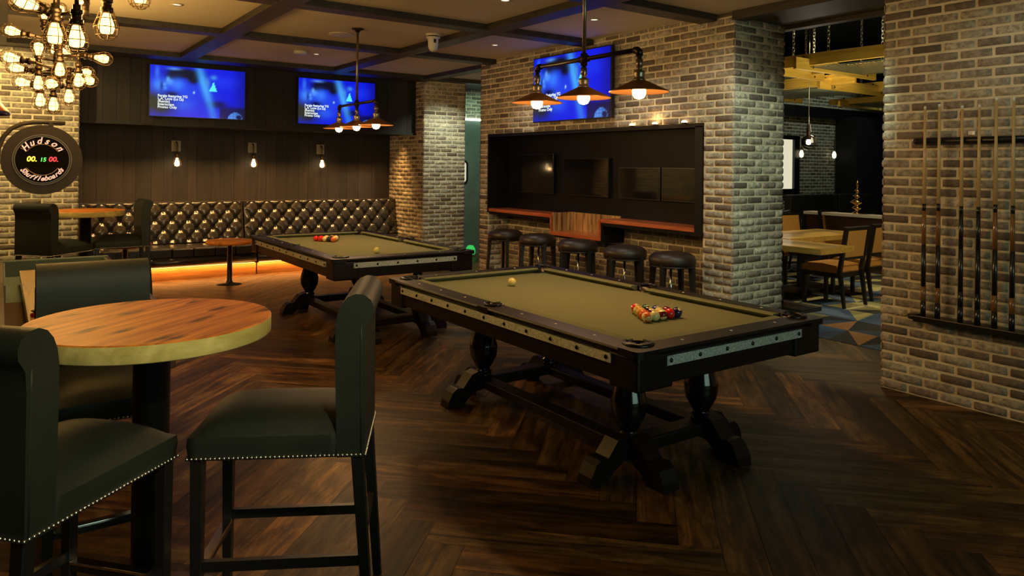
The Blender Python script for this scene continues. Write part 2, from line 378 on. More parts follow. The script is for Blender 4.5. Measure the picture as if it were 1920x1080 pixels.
# television wall with the deep bar niche
mb=MB(); x0=5.365
mb.b2((x0,4.187,0),(6.1,4.517,CZ)); mb.b2((x0,8.165,0),(6.1,8.37,CZ)); mb.b2((x0,4.517,2.02),(6.1,8.165,CZ)); mb.b2((5.70,4.517,0),(6.1,8.165,2.02))
bricks(mb,(x0,4.187,0),(0,1,0),(-1,0,0),4.183,0,CZ,holes=[(.33,3.978,-.1,2.02)],seed=11,fine=(5,3),ext1=True,light=1.0)
bricks(mb,(x0,4.187,0),(1,0,0),(0,-1,0),.735,0,CZ-.01,seed=12,shift=1,light=1.1)
bricks(mb,(5.70,4.517,0),(0,1,0),(-1,0,0),3.648,0,1.0,seed=13,ext0=False,ext1=False,light=.9)
bricks(mb,(x0,8.37,0),(1,0,0),(0,1,0),.735,0,CZ,seed=14)
bricks(mb,(x0+.01,8.165,0),(1,0,0),(0,-1,0),.32,0,1.0,seed=15,ext0=False)
bricks(mb,(6.1,4.187,0),(0,1,0),(1,0,0),.4,0,CZ,seed=16)
struct(mb.build('wall_television',['mortar','brick'],fix=False))
# far pier and the return wall beside the bench
mb=MB(); mb.b2((5.645,10.517,0),(6.42,11.8,CZ))
bricks(mb,(5.645,10.517,0),(1,0,0),(0,-1,0),.775,0,CZ,seed=21,fine=(4,2),light=1.25); bricks(mb,(5.645,10.517,0),(0,1,0),(-1,0,0),1.283,0,CZ,seed=22,shift=1,fine=(4,2)); bricks(mb,(6.42,10.517,0),(0,1,0),(1,0,0),1.2,0,CZ,seed=23,fine=(4,2))
struct(mb.build('wall_pier_far',['mortar','brick'],fix=False))
# left brick wall
mb=MB(); mb.b2((-3.2,10.5,0),(.80,11.8,CZ)); bricks(mb,(-3.2,10.5,0),(1,0,0),(0,-1,0),4.0,0,CZ,seed=31,ext0=False,fine=(5,2),light=1.0); bricks(mb,(.80,10.5,0),(0,1,0),(1,0,0),1.3,0,CZ,seed=32,shift=1,fine=(4,2))
struct(mb.build('wall_left',['mortar','brick'],fix=False))
# corridor end wall with brick header
mb=MB(); mb.b2((6.3,11.32,2.47),(9.0,11.5,CZ)); bricks(mb,(6.3,11.32,2.47),(1,0,0),(0,-1,0),2.7,0,CZ-2.47,seed=41,fine=(4,2)) ; 
for i in range(8,len(mb.v)): pass
struct(mb.build('wall_corridor',['mortar','brick'],fix=False))
# ------------------------------------------------------------------ floor: herringbone planks
def floor_mesh():
    mb=MB(); rg=random.Random(5); Lp,Wp=1.22,.178; n=int(round(Lp/Wp)); Lp=n*Wp
    ca,sa=math.cos(PI/4),math.sin(PI/4)
    def put(x,y,w,h,hor):
        c=(x+w/2,y+h/2); X=c[0]*ca-c[1]*sa+2.5; Y=c[0]*sa+c[1]*ca+4.0
        if not(-4.2<X<7.6 and -2.2<Y<12.8): return
        g=.0012; q=[(x+g,y+g),(x+w-g,y+g),(x+w-g,y+h-g),(x+g,y+h-g)]
        P=[(a*ca-b*sa+2.5,a*sa+b*ca+4.0,0) for a,b in q]
        k=rg.choice([.45,.6,.75,.9,1.0,1.15,1.4]); t=rg.uniform(-.12,.12); col=(k*(1+t),k,k*(1-t*.8))
        ou,ov=rg.uniform(0,40),rg.uniform(0,40); 
        uv=[(ou,ov),(ou+w,ov),(ou+w,ov+h),(ou,ov+h)] if hor else [(ou,ov),(ou,ov-w),(ou+h,ov-w),(ou+h,ov)]
        mb.add(P,[(0,1,2,3)],0,False,col,[uv])
    R=46
    for i in range(-R*3,R*3):
        for j in range(-14,15):
            # herringbone: step diagonal i, block column j
            x=i*Wp+j*Lp; y=i*Wp-j*Lp
            put(x,y,Lp,Wp,True); put(x,y+Wp,Wp,Lp,False) if False else put(x+Lp,y+Wp-Lp,Wp,Lp,False)
    mb.add([(-4,-5,-.004),(6.42,-5,-.004),(6.42,12.5,-.004),(-4,12.5,-.004)],[(0,1,2,3)],0,False,(.2,.2,.2),[[(0,0),(1,0),(1,1),(0,1)]])
    return mb
mb=floor_mesh(); fl=mb.build('floor','floorwood',fix=False); struct(fl)
# carpet of the dining room: skewed triangles
mb=MB(); rg=random.Random(9); pal=[(.30,.27,.10),(.05,.09,.17),(.012,.014,.016),(.02,.02,.02),(.20,.20,.09),(.36,.33,.17),(.03,.05,.09),(.015,.015,.015),(.30,.14,.05)]
sx,sy=.52,.30
for i in range(0,20):
    for j in range(-14,34):
        a=(6.42+i*sx,-1.5+j*sy+(i%2)*.1); b=(a[0]+sx,a[1]+((i+1)%2)*.1-(i%2)*.1); c=(b[0],b[1]+sy); d=(a[0],a[1]+sy)
        P=[(p[0],p[1],.004) for p in (a,b,c,d)]
        if (i+j)%2: fs=[(0,1,2),(0,2,3)]
        else: fs=[(0,1,3),(1,2,3)]
        for f in fs: mb.add(P,[f],0,False,rg.choice(pal))
struct(mb.build('floor_carpet','carpet',fix=False))
# ------------------------------------------------------------------ ceiling and beams
mb=MB(); mb.b2((-4,-3,CZ),(6.1,13,CZ+.1)); mb.b2((6.1,8.0,CZ),(9.2,13,CZ+.1)); struct(mb.build('ceiling','ceil'))
BZ=2.955
mb=MB(); k=0
for y in (-1.45,.48,2.42,4.38,6.075,8.0): mb.b2((-4,y,BZ),(5.365,y+.2,CZ+.01))
struct(mb.build('trim_1','beam',bevel=.004))
mb=MB()
for x in (-.15,1.89,3.95): mb.b2((x,-3,BZ-.001),(x+.2,10.14,CZ+.01))
struct(mb.build('trim_2','beam',bevel=.004))
mb=MB(); mb.b2((-4,10.13,BZ-.002),(6.5,10.30,CZ+.01)); mb.b2((-4,10.30,BZ),(5.64,10.5,CZ+.01)); mb.b2((5.45,8.37,BZ),(5.65,10.14,CZ+.01)); struct(mb.build('trim_3','beam'))
mb=MB(); mb.b2((5.365,2.83,2.965),(6.1,4.187,3.3)); mb.b2((5.345,2.8,2.935),(5.50,4.2,CZ+.01)); mb.b2((6.1,-1.2,2.93),(6.2,9,4.3)); struct(mb.build('trim_4','beam'))
# soffit over corridor (dark)
mb=MB(); mb.b2((6.42,10.4,2.99),(9.2,11.4,CZ)); mb.b2((8.6,8.3,0),(8.8,11.5,CZ)); mb.b2((6.1,8.37,0),(6.2,8.4,CZ)); struct(mb.build('wall_corridor_side','blackwall'))
# bulkhead and lower paneling
def planks(mb,xa,xb,y,z0,z1,rg,thick=.02,w=.16,horizontal=False):
    x=xa
    while x<xb-.01:
        ww=rg.choice([w*.8,w,w*1.3]); xe=min(x+ww,xb); k=rg.uniform(.6,1.5)
        mb.b2((x+.0015,y-thick*rg.uniform(.8,1.0),z0),(xe-.0015,y+.01,z1),0,(k,k*rg.uniform(.92,1.0),k*.95)); x=xe
mb=MB(); rg=random.Random(3); mb.b2((.80,10.83,2.12),(5.645,11.85,CZ),0,(.5,.5,.5)); planks(mb,.80,5.645,10.83,2.12,CZ-.03,rg); mb.b2((.80,10.78,2.10),(5.645,10.85,2.13),0,(1,1,1)); struct(mb.build('wall_bulkhead','panel'))
mb=MB(); mb.b2((.8,11.8,0),(5.645,11.95,2.2),0,(.5,.5,.5)); planks(mb,.80,5.645,11.8,0,2.12,rg); struct(mb.build('wall_back','panel'))
# outer shell so no light leaks
mb=MB(); mb.b2((-4.1,-1,0),(-4,13,CZ)); struct(mb.build('wall_far_left','blackwall'))
# ------------------------------------------------------------------ corridor door
d=MB(); d.b2((6.3,11.30,0),(7.35,11.36,2.43)); dr=d.build('door_1','steel'); struct(dr)
t=MB(); 
def rrect(cx,cz,w,h,r,n=5):
    out=[]
    for (sx_,sz_,a0) in ((1,1,0),(-1,1,PI/2),(-1,-1,PI),(1,-1,3*PI/2)):
        for k in range(n+1):
            a=a0+PI/2*k/n; out.append((cx+sx_*(w/2-r)+r*math.cos(a),cz+sz_*(h/2-r)+r*math.sin(a)))
    return out
o1=rrect(6.80,1.49,.32,.42,.07); i1=rrect(6.80,1.49,.26,.36,.05); n=len(o1)
V=[(p[0],11.27,p[1]) for p in o1]+[(p[0],11.27,p[1]) for p in i1]+[(p[0],11.30,p[1]) for p in o1]
t.add(V,[(k,(k+1)%n,n+(k+1)%n,n+k) for k in range(n)]+[(k,(k+1)%n,2*n+(k+1)%n,2*n+k) for k in range(n)])
t.build('window_frame','pocket',dr); t=MB(); t.add([(p[0],11.29,p[1]) for p in i1],[tuple(range(n))]); t.build('window_pane','winglow',dr)
mb=MB(); mb.b2((6.3,11.25,2.43),(9,11.31,2.465)); struct(mb.build('trim_5','cold'))
mb=MB(); mb.b2((7.35,11.30,0),(8.7,11.36,2.43)); struct(mb.build('door_2','steel'))
tag(MB().lathe([(.0,0),(.075,0),(.085,.03),(.08,.10),(.05,.15),(0,.16)],18).build('votive_lamp','greenglow',loc=(6.80,10.9,.05)),'small glowing green lamp low in the corridor opening','lamp')
# ------------------------------------------------------------------ picture on the televisions
def picture(u,v):
    g=lambda cu,cv,su,sv:math.exp(-((u-cu)/su)**2-((v-cv)/sv)**2)
    c=Vector((.004,.01,.75))
    def mix(c,k,col): k=max(0,min(1,k)); return c*(1-k)+Vector(col)*k
    c=mix(c,.5*g(.25,.5,.3,.3),(.03,.12,.95)); c=mix(c,g(.75,.25,.2,.12)*.4,(.02,.06,1))
    c=mix(c,1.3*g(.70,.72,.10,.07),(.002,.002,.12)); c=mix(c,1.2*g(.12,.80,.14,.2),(.012,.014,.03)); c=mix(c,1.3*g(.02,.72,.1,.2),(.03,.03,.02))
    c=mix(c,2.2*g(.34,.13,.15,.085),(.003,.003,.02)); c=mix(c,2*g(.44,.22,.055,.09),(.003,.003,.02)); c=mix(c,1.2*g(.22,.20,.06,.08),(.003,.004,.04))
    c=mix(c,1.1*g(.22,.55,.07,.05),(.002,.002,.06))
    c=mix(c,1.1*g(.08,.38,.05,.11),(.05,.22,.9)); c=mix(c,.9*g(.07,.14,.02,.12),(.04,.18,.9)); c=mix(c,1.2*g(.20,.32,.045,.06),(.08,.30,1)); c=mix(c,1.0*g(.28,.36,.06,.10),(.04,.20,1)); c=mix(c,1.1*g(.145,.37,.016,.03),(.10,.35,1)); c=mix(c,1.0*g(.15,.44,.02,.035),(.07,.28,1)); c=mix(c,.9*g(.115,.40,.014,.09),(.002,.004,.2))
    c=mix(c,.9*g(.24,.05,.06,.025),(.10,.30,.95)); c=mix(c,.6*g(.34,.76,.10,.10),(.03,.14,.9)); c=mix(c,.9*g(.18,.26,.015,.04),(.15,.45,.95))
    bx=.50+.16*v; c=mix(c,.95*math.exp(-((u-bx)/.042)**2)*(.35+.65*math.exp(-((v-.35)/.33)**2)),(.07,.42,1.0))
    tri=(.27<v<.455) and (.652-.047*(v-.27)/.185)<u<(.655+.035*(v-.27)/.185)
    
    c=mix(c,.8*g(.58,.28,.028,.08),(.06,.30,.75)); c=mix(c,.8*g(.655,.17,.03,.04),(.07,.35,.8)); c=mix(c,1.1*g(.447,.50,.008,.02),(.5,.9,.9))
    if tri: c=mix(c,.95,(.12,.95,.9))
    dd=math.hypot((u-.895)/.085,(v-1.03)/.17)
    if v>.72 and u>.72: c=mix(c,.9*min(1,(v-.72)/.08),(.003,.003,.03))
    if dd<1: c=mix(c,.9,(.04+.1*abs(math.sin(u*90)*math.sin(v*60)),.16+.3*abs(math.sin(u*90)*math.sin(v*60)),.85))
    if dd<.95 and math.hypot((u-.935)/.03,(v-.96)/.05)<1: c=Vector((.002,.002,.12))
    c=c*min(1,.35+3.5*min(1-u+.02,.3))
    return tuple(c)
def television(label,loc,rz,w,group,cap=5):
    t=thing('television',label,'television',loc,rz,group); h=w*.5625
    mb=MB(); mb.b2((-w/2,-.045,0),(w/2,0,h)); mb.b2((-w*.25,0,h*.25),(w*.25,.03,h*.75)); mb.build('bezel','black',t,bevel=.003)
    s=MB(); nx,nz=96,54; b=.012; V=[];CC=[]
    for j in range(nz+1):
        for i in range(nx+1):
            u,v=i/nx,1-j/nz; V.append((-w/2+b+(w-2*b)*u,-.047,b+(h-2*b)*(1-v))); CC.append(picture(u,v))
    for j in range(nz):
        for i in range(nx):
            q=(j*(nx+1)+i,j*(nx+1)+i+1,(j+1)*(nx+1)+i+1,(j+1)*(nx+1)+i); s.f.append(q); s.m.append(0); s.sm.append(False); s.uv.append(None); s.col.append([CC[k] for k in q])
    s.v=V; s.build('screen','screen',t,fix=False)
    tx=MB(); lines=['Fergie featuring YG','L.A. Love (La La)','(Remix)','Interscope','Promo Only']
    for k,l in enumerate(lines):
        mw=Matrix.Translation((-w/2+w*.085,-.049,h*(.385-.054*k)))@Matrix.Rotation(PI/2,4,'X'); text(l,h*.067,'caption',tx,mw,'caption',bold=.0012,depth=.0005)
    tx.build('caption','caption',t,fix=False)
    return t
television('large television left on the dark bulkhead, nearer the bulb chandelier',(2.245,10.775,2.215),0,1.255,'televisions with blue concert picture')
television('television on the dark bulkhead, partly behind a triple copper pendant',(4.255,10.775,2.20),0,1.255,'televisions with blue concert picture')
television('television on the brick wall above the bar niche',(5.315,6.37,2.13),-PI/2,1.375,'televisions with blue concert picture')
# ------------------------------------------------------------------ bar niche
nb=thing('bar_niche_cabinet','black lined bar cabinet with red wood counters set into the brick wall','cabinet',(0,0,0))
Y0,Y1=4.517,8.165
mb=MB(); mb.b2((5.35,Y0+.002,2.0),(5.69,Y1-.002,2.018)); mb.b2((5.345,Y0,1.99),(5.375,Y1,2.03)); mb.build('top_panel','niche',nb)
mb=MB(); mb.b2((5.345,Y0+.002,.965),(5.69,Y0+.09,2.0)); mb.build('side_panel','niche',nb)
mb=MB(); mb.b2((5.345,Y1-.03,.99),(5.69,Y1-.002,2.0)); mb.build('side_panel','niche',nb)
mb=MB(); mb.b2((5.675,Y0+.09,1.0),(5.69,Y1-.03,2.0)); mb.build('back_panel','niche',nb)
for ya,yb in ((Y0+.09,5.94),(6.79,Y1-.03)):
    mb=MB(); mb.b2((5.35,ya,1.0),(5.675,yb,1.04)); mb.build('counter','redwood',nb,bevel=.003)
    mb=MB(); mb.b2((5.36,ya,.965),(5.69,yb,.999)); mb.build('counter_support','niche',nb)
mb=MB(); mb.b2((5.372,5.90,.775),(5.69,5.94,1.0)); mb.b2((5.372,6.79,.80),(5.69,6.83,.96)); mb.b2((5.372,5.94,.775),(5.69,6.79,.80)); mb.build('cubby_box','niche',nb)
mb=MB(); mb.b2((5.66,5.94,.84),(5.675,6.79,1.06)); mb.b2((5.375,6.775,.84),(5.66,6.79,1.06)); mb.b2((5.375,5.94,.84),(5.66,5.952,1.0)); mb.build('cubby_lining','cubby',nb)
mb=MB(); mb.b2((5.35,5.94,.80),(5.66,6.79,.84)); mb.b2((5.345,5.925,.80),(5.365,5.95,1.04)); mb.b2((5.345,6.78,.80),(5.365,6.80,1.04)); mb.build('cubby_sill','redwood',nb)
for i,(yc,ww,lb) in enumerate([(4.98,.62,'nearest the open side'),(5.62,.62,'beside the nearest one'),(6.5,.80,'in the middle above the cubby'),(7.55,.9,'at the far left end')]):
    t=thing('dark_television','switched off black screen inside the bar niche, '+lb,'television',(5.675,yc,1.26),-PI/2,'switched off screens inside the bar niche')
    h=ww*.5625; b=MB(); b.b2((-ww/2,-.05,0),(ww/2,0,h)); b.build('bezel','black',t,bevel=.003); b=MB(); b.b2((-ww/2+.012,-.053,.012),(ww/2-.012,-.049,h-.012)); b.build('screen','offscreen',t)
for yy,lb in ((5.43,'left one'),(5.11,'middle one'),(4.73,'right one')):
    t=thing('puck_light','tiny warm light on the top edge of the bar niche, '+lb,'light',(5.33,yy,2.03),0,'tiny lights on the niche top edge')
    MB().lathe([(.0,0),(.03,0),(.032,.008),(.0,.008)],14).build('housing','pipe',t); MB().lathe([(0,.008),(.028,.008),(.026,.02),(.015,.028),(0,.03)],14).build('lens','bulbS',t)
point('puck_glow',(5.29,5.1,2.09),.8,WARM,.02)
# ------------------------------------------------------------------ pool tables
def pool_table(label,loc,group):
    t=thing('pool_table',label,'pool table',loc,0,group); W,L=1.384,2.426; hx,hy=W/2,L/2
    # slate bed
    mb=MB(); mb.b2((-hx+.12,-hy+.12,.755),(hx-.12,hy-.12,.786)); mb.build('bed_cloth','cloth',t)
    # apron
    for sx in (-1,1):
        mb=MB(); mb.b2((sx*(hx-.03),-hy+.17,.65),(sx*(hx-.07),hy-.17,.79)); mb.build('side_apron','mahog',t,bevel=.004)
    for sy in (-1,1):
        mb=MB(); mb.b2((-hx+.2,sy*(hy-.03),.65),(hx-.2,sy*(hy-.07),.79)); mb.build('end_apron','mahogx',t,bevel=.004)
    for sx in (-1,1):
        for sy in (-1,1):
            mb=MB(); mb.b2((sx*(hx-.018),sy*(hy-.018),.635),(sx*(hx-.24),sy*(hy-.20),.79)); mb.build('corner_block','mahog',t,bevel=.012)
    # rails with moulded outer edge, mitred
    for sx in (-1,1):
        for seg in (-1,1):
            ya,yb=(.052,hy-.12) if seg>0 else (-hy+.12,-.052)
            prof=[(hx-.115,.785),(hx-.03,.785),(hx-.012,.795),(hx,.80),(hx+.002,.808),(hx-.004,.818),(hx-.115,.822)]
            MB().prism([(sx*p[0],p[1]) for p in prof],'Y',ya,yb).build('rail','mahog',t,bevel=.002)
    for sx in (-1,1):
        mb=MB(); mb.b2((sx*(hx-.05),-.055,.785),(sx*hx,.055,.819)); mb.build('rail','mahog',t,bevel=.003)
    for sy in (-1,1):
        prof=[(hy-.115,.785),(hy-.03,.785),(hy-.012,.795),(hy,.80),(hy+.002,.808),(hy-.004,.818),(hy-.115,.822)]
        MB().prism([(sy*p[0],p[1]) for p in prof],'X',-hx+.12,hx-.12).build('rail','mahogx',t,bevel=.002)
    # cushions
    cp=[(.115,.818),(.165,.822),(.172,.812),(.14,.79),(.115,.787)]
    for sx in (-1,1):
        for sgn in (-1,1):
            ya,yb=(.065,hy-.20) if sgn>0 else (-hy+.20,-.065)
            MB().prism([(sx*(hx-p[0]),p[1]) for p in cp],'Y',ya,yb).build('cushion','cloth',t)
    for sy in (-1,1):
        MB().prism([(sy*(hy-p[0]),p[1]) for p in cp],'X',-hx+.20,hx-.20).build('cushion','cloth',t)
    # corner pieces of rail with pocket
    for sx in (-1,1):
        for sy in (-1,1):
            cx,cy=sx*(hx-.118),sy*(hy-.118); n=10; pts=[]
            out=[(sx*hx,sy*(hy-.125)),(sx*hx,sy*(hy-.03)),(sx*(hx-.008),sy*(hy-.008)),(sx*(hx-.03),sy*hy),(sx*(hx-.125),sy*hy)]
            inn=[]
            for k in range(n+1):
                a=k/n*PI/2*1.5-PI/8; inn.append((cx+sx*math.sin(a)*.058,cy+sy*math.cos(a)*.058))
            # polygon strip
            a0=out; m=len(a0); mb=MB(); inn2=[inn[int(round((len(inn)-1)*(1-k/(m-1))))] for k in range(m)]
            V=[(p[0],p[1],.819) for p in a0]+[(p[0],p[1],.819) for p in inn2]+[(p[0],p[1],.787) for p in a0]
            F=[(k,k+1,m+k+1,m+k) for k in range(m-1)]+[(k,k+1,2*m+k+1,2*m+k) for k in range(m-1)]
            mb.add(V,F); mb.build('rail_corner','mahog',t)
            p=MB(); ring=[]
            for k in range(17):
                a=k/16*PI*1.35-PI*.425; ring.append((cx+sx*math.sin(a)*.062,cy+sy*math.cos(a)*.062,.822))
            p.tube(ring,.011,8); p.lathe([(.052,.70),(.060,.75),(.060,.822),(.056,.822),(.054,.75),(.0,.715)],20,(cx,cy,0),cap=False); p.build('pocket','pocket',t)
    for sx in (-1,1):
        p=MB(); cx=sx*(hx-.085); ring=[(cx+sx*math.cos(a)*.052,math.sin(a)*.056,.824) for a in [(-PI/2+PI*k/12) for k in range(13)]]
        p.tube(ring,.010,8); p.lathe([(.05,.70),(.055,.75),(.055,.822),(.05,.822),(.05,.75),(0,.715)],18,(cx,0,0),cap=False); p.build('pocket','pocket',t)
    # sights
    for sx in (-1,1):
        for k in (-3,-2,-1,1,2,3):
            for dd in (0,):
                MB().lathe([(0,0),(.008,0),(.007,.002),(0,.0022)],10,(sx*(hx-.065),k*(hy-.06)/4*1.0,.820)).build('rail_sight','sight',t)
    for sy in (-1,1):
        for k in (-1,0,1):
            MB().lathe([(0,0),(.008,0),(.007,.002),(0,.0022)],10,(k*hx*.5,sy*(hy-.065),.820)).build('rail_sight','sight',t)
    # galvanized strips with bolts
    for sx in (-1,1):
        o=MB().b2((sx*(hx-.012),-1.03,.735),(sx*(hx-.032),1.03,.778)).build('metal_strip','galv',t)
        for k in range(11):
            MB().sphere((sx*(hx-.012),-1.0+2.0*k/10,.7565),.0105,10,6,sc=(.7,1,1)).build('bolt','bolt',o)
    for sy in (-1,1):
        o=MB().b2((-.50,sy*(hy-.012),.735),(.50,sy*(hy-.032),.778)).build('metal_strip','galv',t)
        for k in range(6):
            MB().sphere((-.475+.95*k/5,sy*(hy-.012),.7565),.0105,10,6,sc=(1,.7,1)).build('bolt','bolt',o)
    # pedestals
    vase=[(.0,.64),(.062,.64),(.062,.60),(.045,.585),(.046,.55),(.060,.50),(.082,.43),(.094,.385),(.098,.365),(.094,.355),(.096,.345),(.088,.30),(.066,.255),(.046,.225),(.044,.215),(.058,.208),(.058,.196),(.044,.190),(.056,.183),(.056,.172),(.044,.166),(.056,.158),(.06,.14),(.0,.14)]
    for yy,outw in ((-.63,-1),(.78,1)):
        for xx in (-.17,.40):
            MB().lathe([(r*1.0,z) for r,z in vase],28,(xx,yy,0)).build('pedestal','turned',t)
        # arched feet
        foot=[(0,.20),(.07,.215),(.12,.20),(.16,.155),(.19,.12),(.235,.125),(.27,.10),(.30,.045),(.305,.0),(.19,.0),(.15,.045),(.08,.085),(0,.09)]
        for xx,sx in ((-.17,-1),(.40,1)):
            MB().prism([(xx+sx*p[0],p[1]) for p in foot],'Y',yy-.05,yy+.05).build('foot','mahogx',t,bevel=.006)
            MB().prism([(yy+outw*p[0],p[1]) for p in foot],'X',xx-.055,xx+.055).build('foot','mahog',t,bevel=.006)
        mb=MB(); mb.b2((-.23,yy-.06,.10),(.46,yy+.06,.17)); mb.build('cross_stretcher','mahogx',t,bevel=.01)
    for xx in (-.17,.40):
        mb=MB(); mb.b2((xx-.05,-.58,.10),(xx+.05,.73,.16)); mb.build('stretcher','mahog',t,bevel=.008)
    return t
PT=pool_table('dark wood pool table in front with olive cloth, beside the bar niche stools',(2.9,3.411,0),'pool tables')
PT2=dup(PT,(2.93,6.93,0),0,'dark wood pool table farther back, in front of the tufted bench')
# balls
def ballmat(name,col,stripe,numd=True,rot=(0,0,0)):
    m,nt,b=newmat(name); L=nt.links; tc=N(nt,'ShaderNodeTexCoord'); sx=N(nt,'ShaderNodeSeparateXYZ'); L.new(tc.outputs['Object'],sx.inputs[0])
    cream=(.80,.70,.32,1); out=None
    mx=N(nt,'ShaderNodeMix',data_type='RGBA'); mx.inputs[6].default_value=(*col,1); mx.inputs[7].default_value=cream
    if stripe:
        ab=N(nt,'ShaderNodeMath',operation='ABSOLUTE'); L.new(sx.outputs[2],ab.inputs[0]); gt=N(nt,'ShaderNodeMath',operation='GREATER_THAN'); gt.inputs[1].default_value=.0145; L.new(ab.outputs[0],gt.inputs[0]); L.new(gt.outputs[0],mx.inputs[0])
    else: mx.inputs[0].default_value=0
    out=mx.outputs[2]
    if numd:
        d=N(nt,'ShaderNodeVectorMath',operation='DISTANCE'); d.inputs[1].default_value=(0,-.02858,0); L.new(tc.outputs['Object'],d.inputs[0])
        for rad,cc in ((.0105,cream),(.0042,(.01,.01,.01,1)),(.0022,cream)):
            lt=N(nt,'ShaderNodeMath',operation='LESS_THAN'); lt.inputs[1].default_value=rad; L.new(d.outputs[1],lt.inputs[0])
            m2=N(nt,'ShaderNodeMix',data_type='RGBA'); m2.inputs[7].default_value=cc; L.new(lt.outputs[0],m2.inputs[0]); L.new(out,m2.inputs[6]); out=m2.outputs[2]
    L.new(out,b.inputs['Base Color']); b.inputs['Roughness'].default_value=.08; b.inputs['Coat Weight'].default_value=.5
    return m
BC={'yellow':(.75,.42,.04),'blue':(.02,.03,.30),'red':(.75,.02,.015),'purple':(.10,.01,.12),'orange':(.80,.15,.02),'green':(.01,.10,.05),'maroon':(.16,.01,.015),'black':(.008,.008,.01),'navy':(.012,.012,.07)}
me0=MB().sphere((0,0,0),.0286,28,18).build('x','white',fix=False).data; bpy.data.objects.remove(bpy.data.objects['x'])
def ball(cname,stripe,loc,rot,label,group,nd=True):
    key=cname+str(stripe)+str(nd)
    if key not in BM:
        me=me0.copy(); me.materials.clear(); me.materials.append(ballmat('ball '+key,BC[cname],stripe,nd)); BM[key]=me
    o=bpy.data.objects.new('billiard_ball',BM[key]); C.objects.link(o); o.location=loc; o.rotation_euler=rot; tag(o,label,'billiard ball',group); return o
BM={}
def face(z,ny):
    z=Vector(z).normalized(); y=-Vector(ny); y=(y-z*y.dot(z)).normalized(); x=y.cross(z); return tuple(Matrix((x,y,z)).transposed().to_euler())
TOC=(-.58,-.78,.25)
cuem=plain('cue ball ivory',(.80,.70,.22),.12,coat=.4)
def cueball(loc,label):
    me=me0.copy(); me.materials.clear(); me.materials.append(cuem); o=bpy.data.objects.new('cue_ball',me); C.objects.link(o); o.location=loc; tag(o,label,'billiard ball')
ZB=.786+.0287
cueball((2.863,4.051,ZB),'plain ivory cue ball alone near the far end of the front table')
cueball((2.85,6.20,ZB),'plain ivory cue ball alone near the front end of the rear table')
# front rack: rows from the row nearest us (five balls) back to the apex
rows=[[('orange',1,face((.80,-.56,.1),(-.62,-.75,-.15))),('yellow',1,face((-.58,-.80,.15),(0,0,-1))),('maroon',1,face((-.1,-.35,-1),(-.9,.2,0))),('red',0,(2,0,0)),('navy',0,face((1,0,0),(-.75,-.65,.75)))],
      [('orange',0,(1,1,0)),('purple',1,face((.5,-.2,1),(-.5,-.7,.4))),('green',1,face((-.3,-.5,.9),(1,0,0))),('maroon',0,(2,1,0))],
      [('yellow',0,(2,0,1)),('black',0,face((1,0,0),(-.5,-.6,.8))),('blue',0,face((1,0,0),(-.5,-.6,.8)))],
      [('yellow',1,(.2,1.2,0)),('green',0,face((1,0,0),(-.5,-.6,.8)))],[('red',1,(.9,.4,.2))]]
pl=['nearest','second','third','fourth','apex']
for i,row in enumerate(rows):
    for j,(cn,st,ro) in enumerate(row):
        x=2.80+.0574*j+.0287*i; y=2.725+.0498*i
        pos=['leftmost','second from left','third from left','fourth from left','rightmost'][j] if i==0 else ['left','inner left','inner right','right'][[0,1,2,3][j] if len(row)==4 else ([0,1,3][j] if len(row)==3 else ([0,3][j] if len(row)==2 else 0))]
        lb='%s %s ball on the front table, %s'%('striped' if st else 'solid',cn,(pos+' in the near row of five') if i==0 else ('at the far apex of the triangle' if i==4 else pos+' in the row of %d'%(5-i)))
        ball(cn,st,(x,y,ZB),ro,lb,'racked balls on the front table')
rows2=[[('orange',0,(2,0,0))],[('black',0,(2,0,0)),('navy',1,(1,.2,0))],[('yellow',1,(1.5,0,0)),('maroon',0,(2,0,0)),('red',1,(.6,.6,0))],[('red',0,(2,0,0)),('yellow',1,(1,0,0)),('green',0,(2,0,0)),('orange',1,(.9,.3,0))],[('red',0,(2,1,0)),('red',0,(2,0,0)),('purple',1,(1,0,0)),('yellow',0,(2,0,0)),('navy',0,(1,0,0))]]
for i,row in enumerate(rows2):
    for j,(cn,st,ro) in enumerate(row):
        x=2.885+.0574*(j-i/2)-.02; y=7.30+.0498*i
        pos=['leftmost','second from left','third from left','fourth from left','rightmost'][j] if i==4 else (['left','right'][j] if i==1 else (['left','middle','right'][j] if i==2 else ['left','inner left','inner right','right'][j] if i==3 else ''))
        lb='%s %s ball on the rear table, %s'%('striped' if st else 'solid',cn,'nearest one at the apex' if i==0 else (pos+' in the far row of five' if i==4 else pos+' in the row of %d'%(i+1)))
        ball(cn,st,(x,y,ZB),ro,lb,'racked balls on the rear table',False)
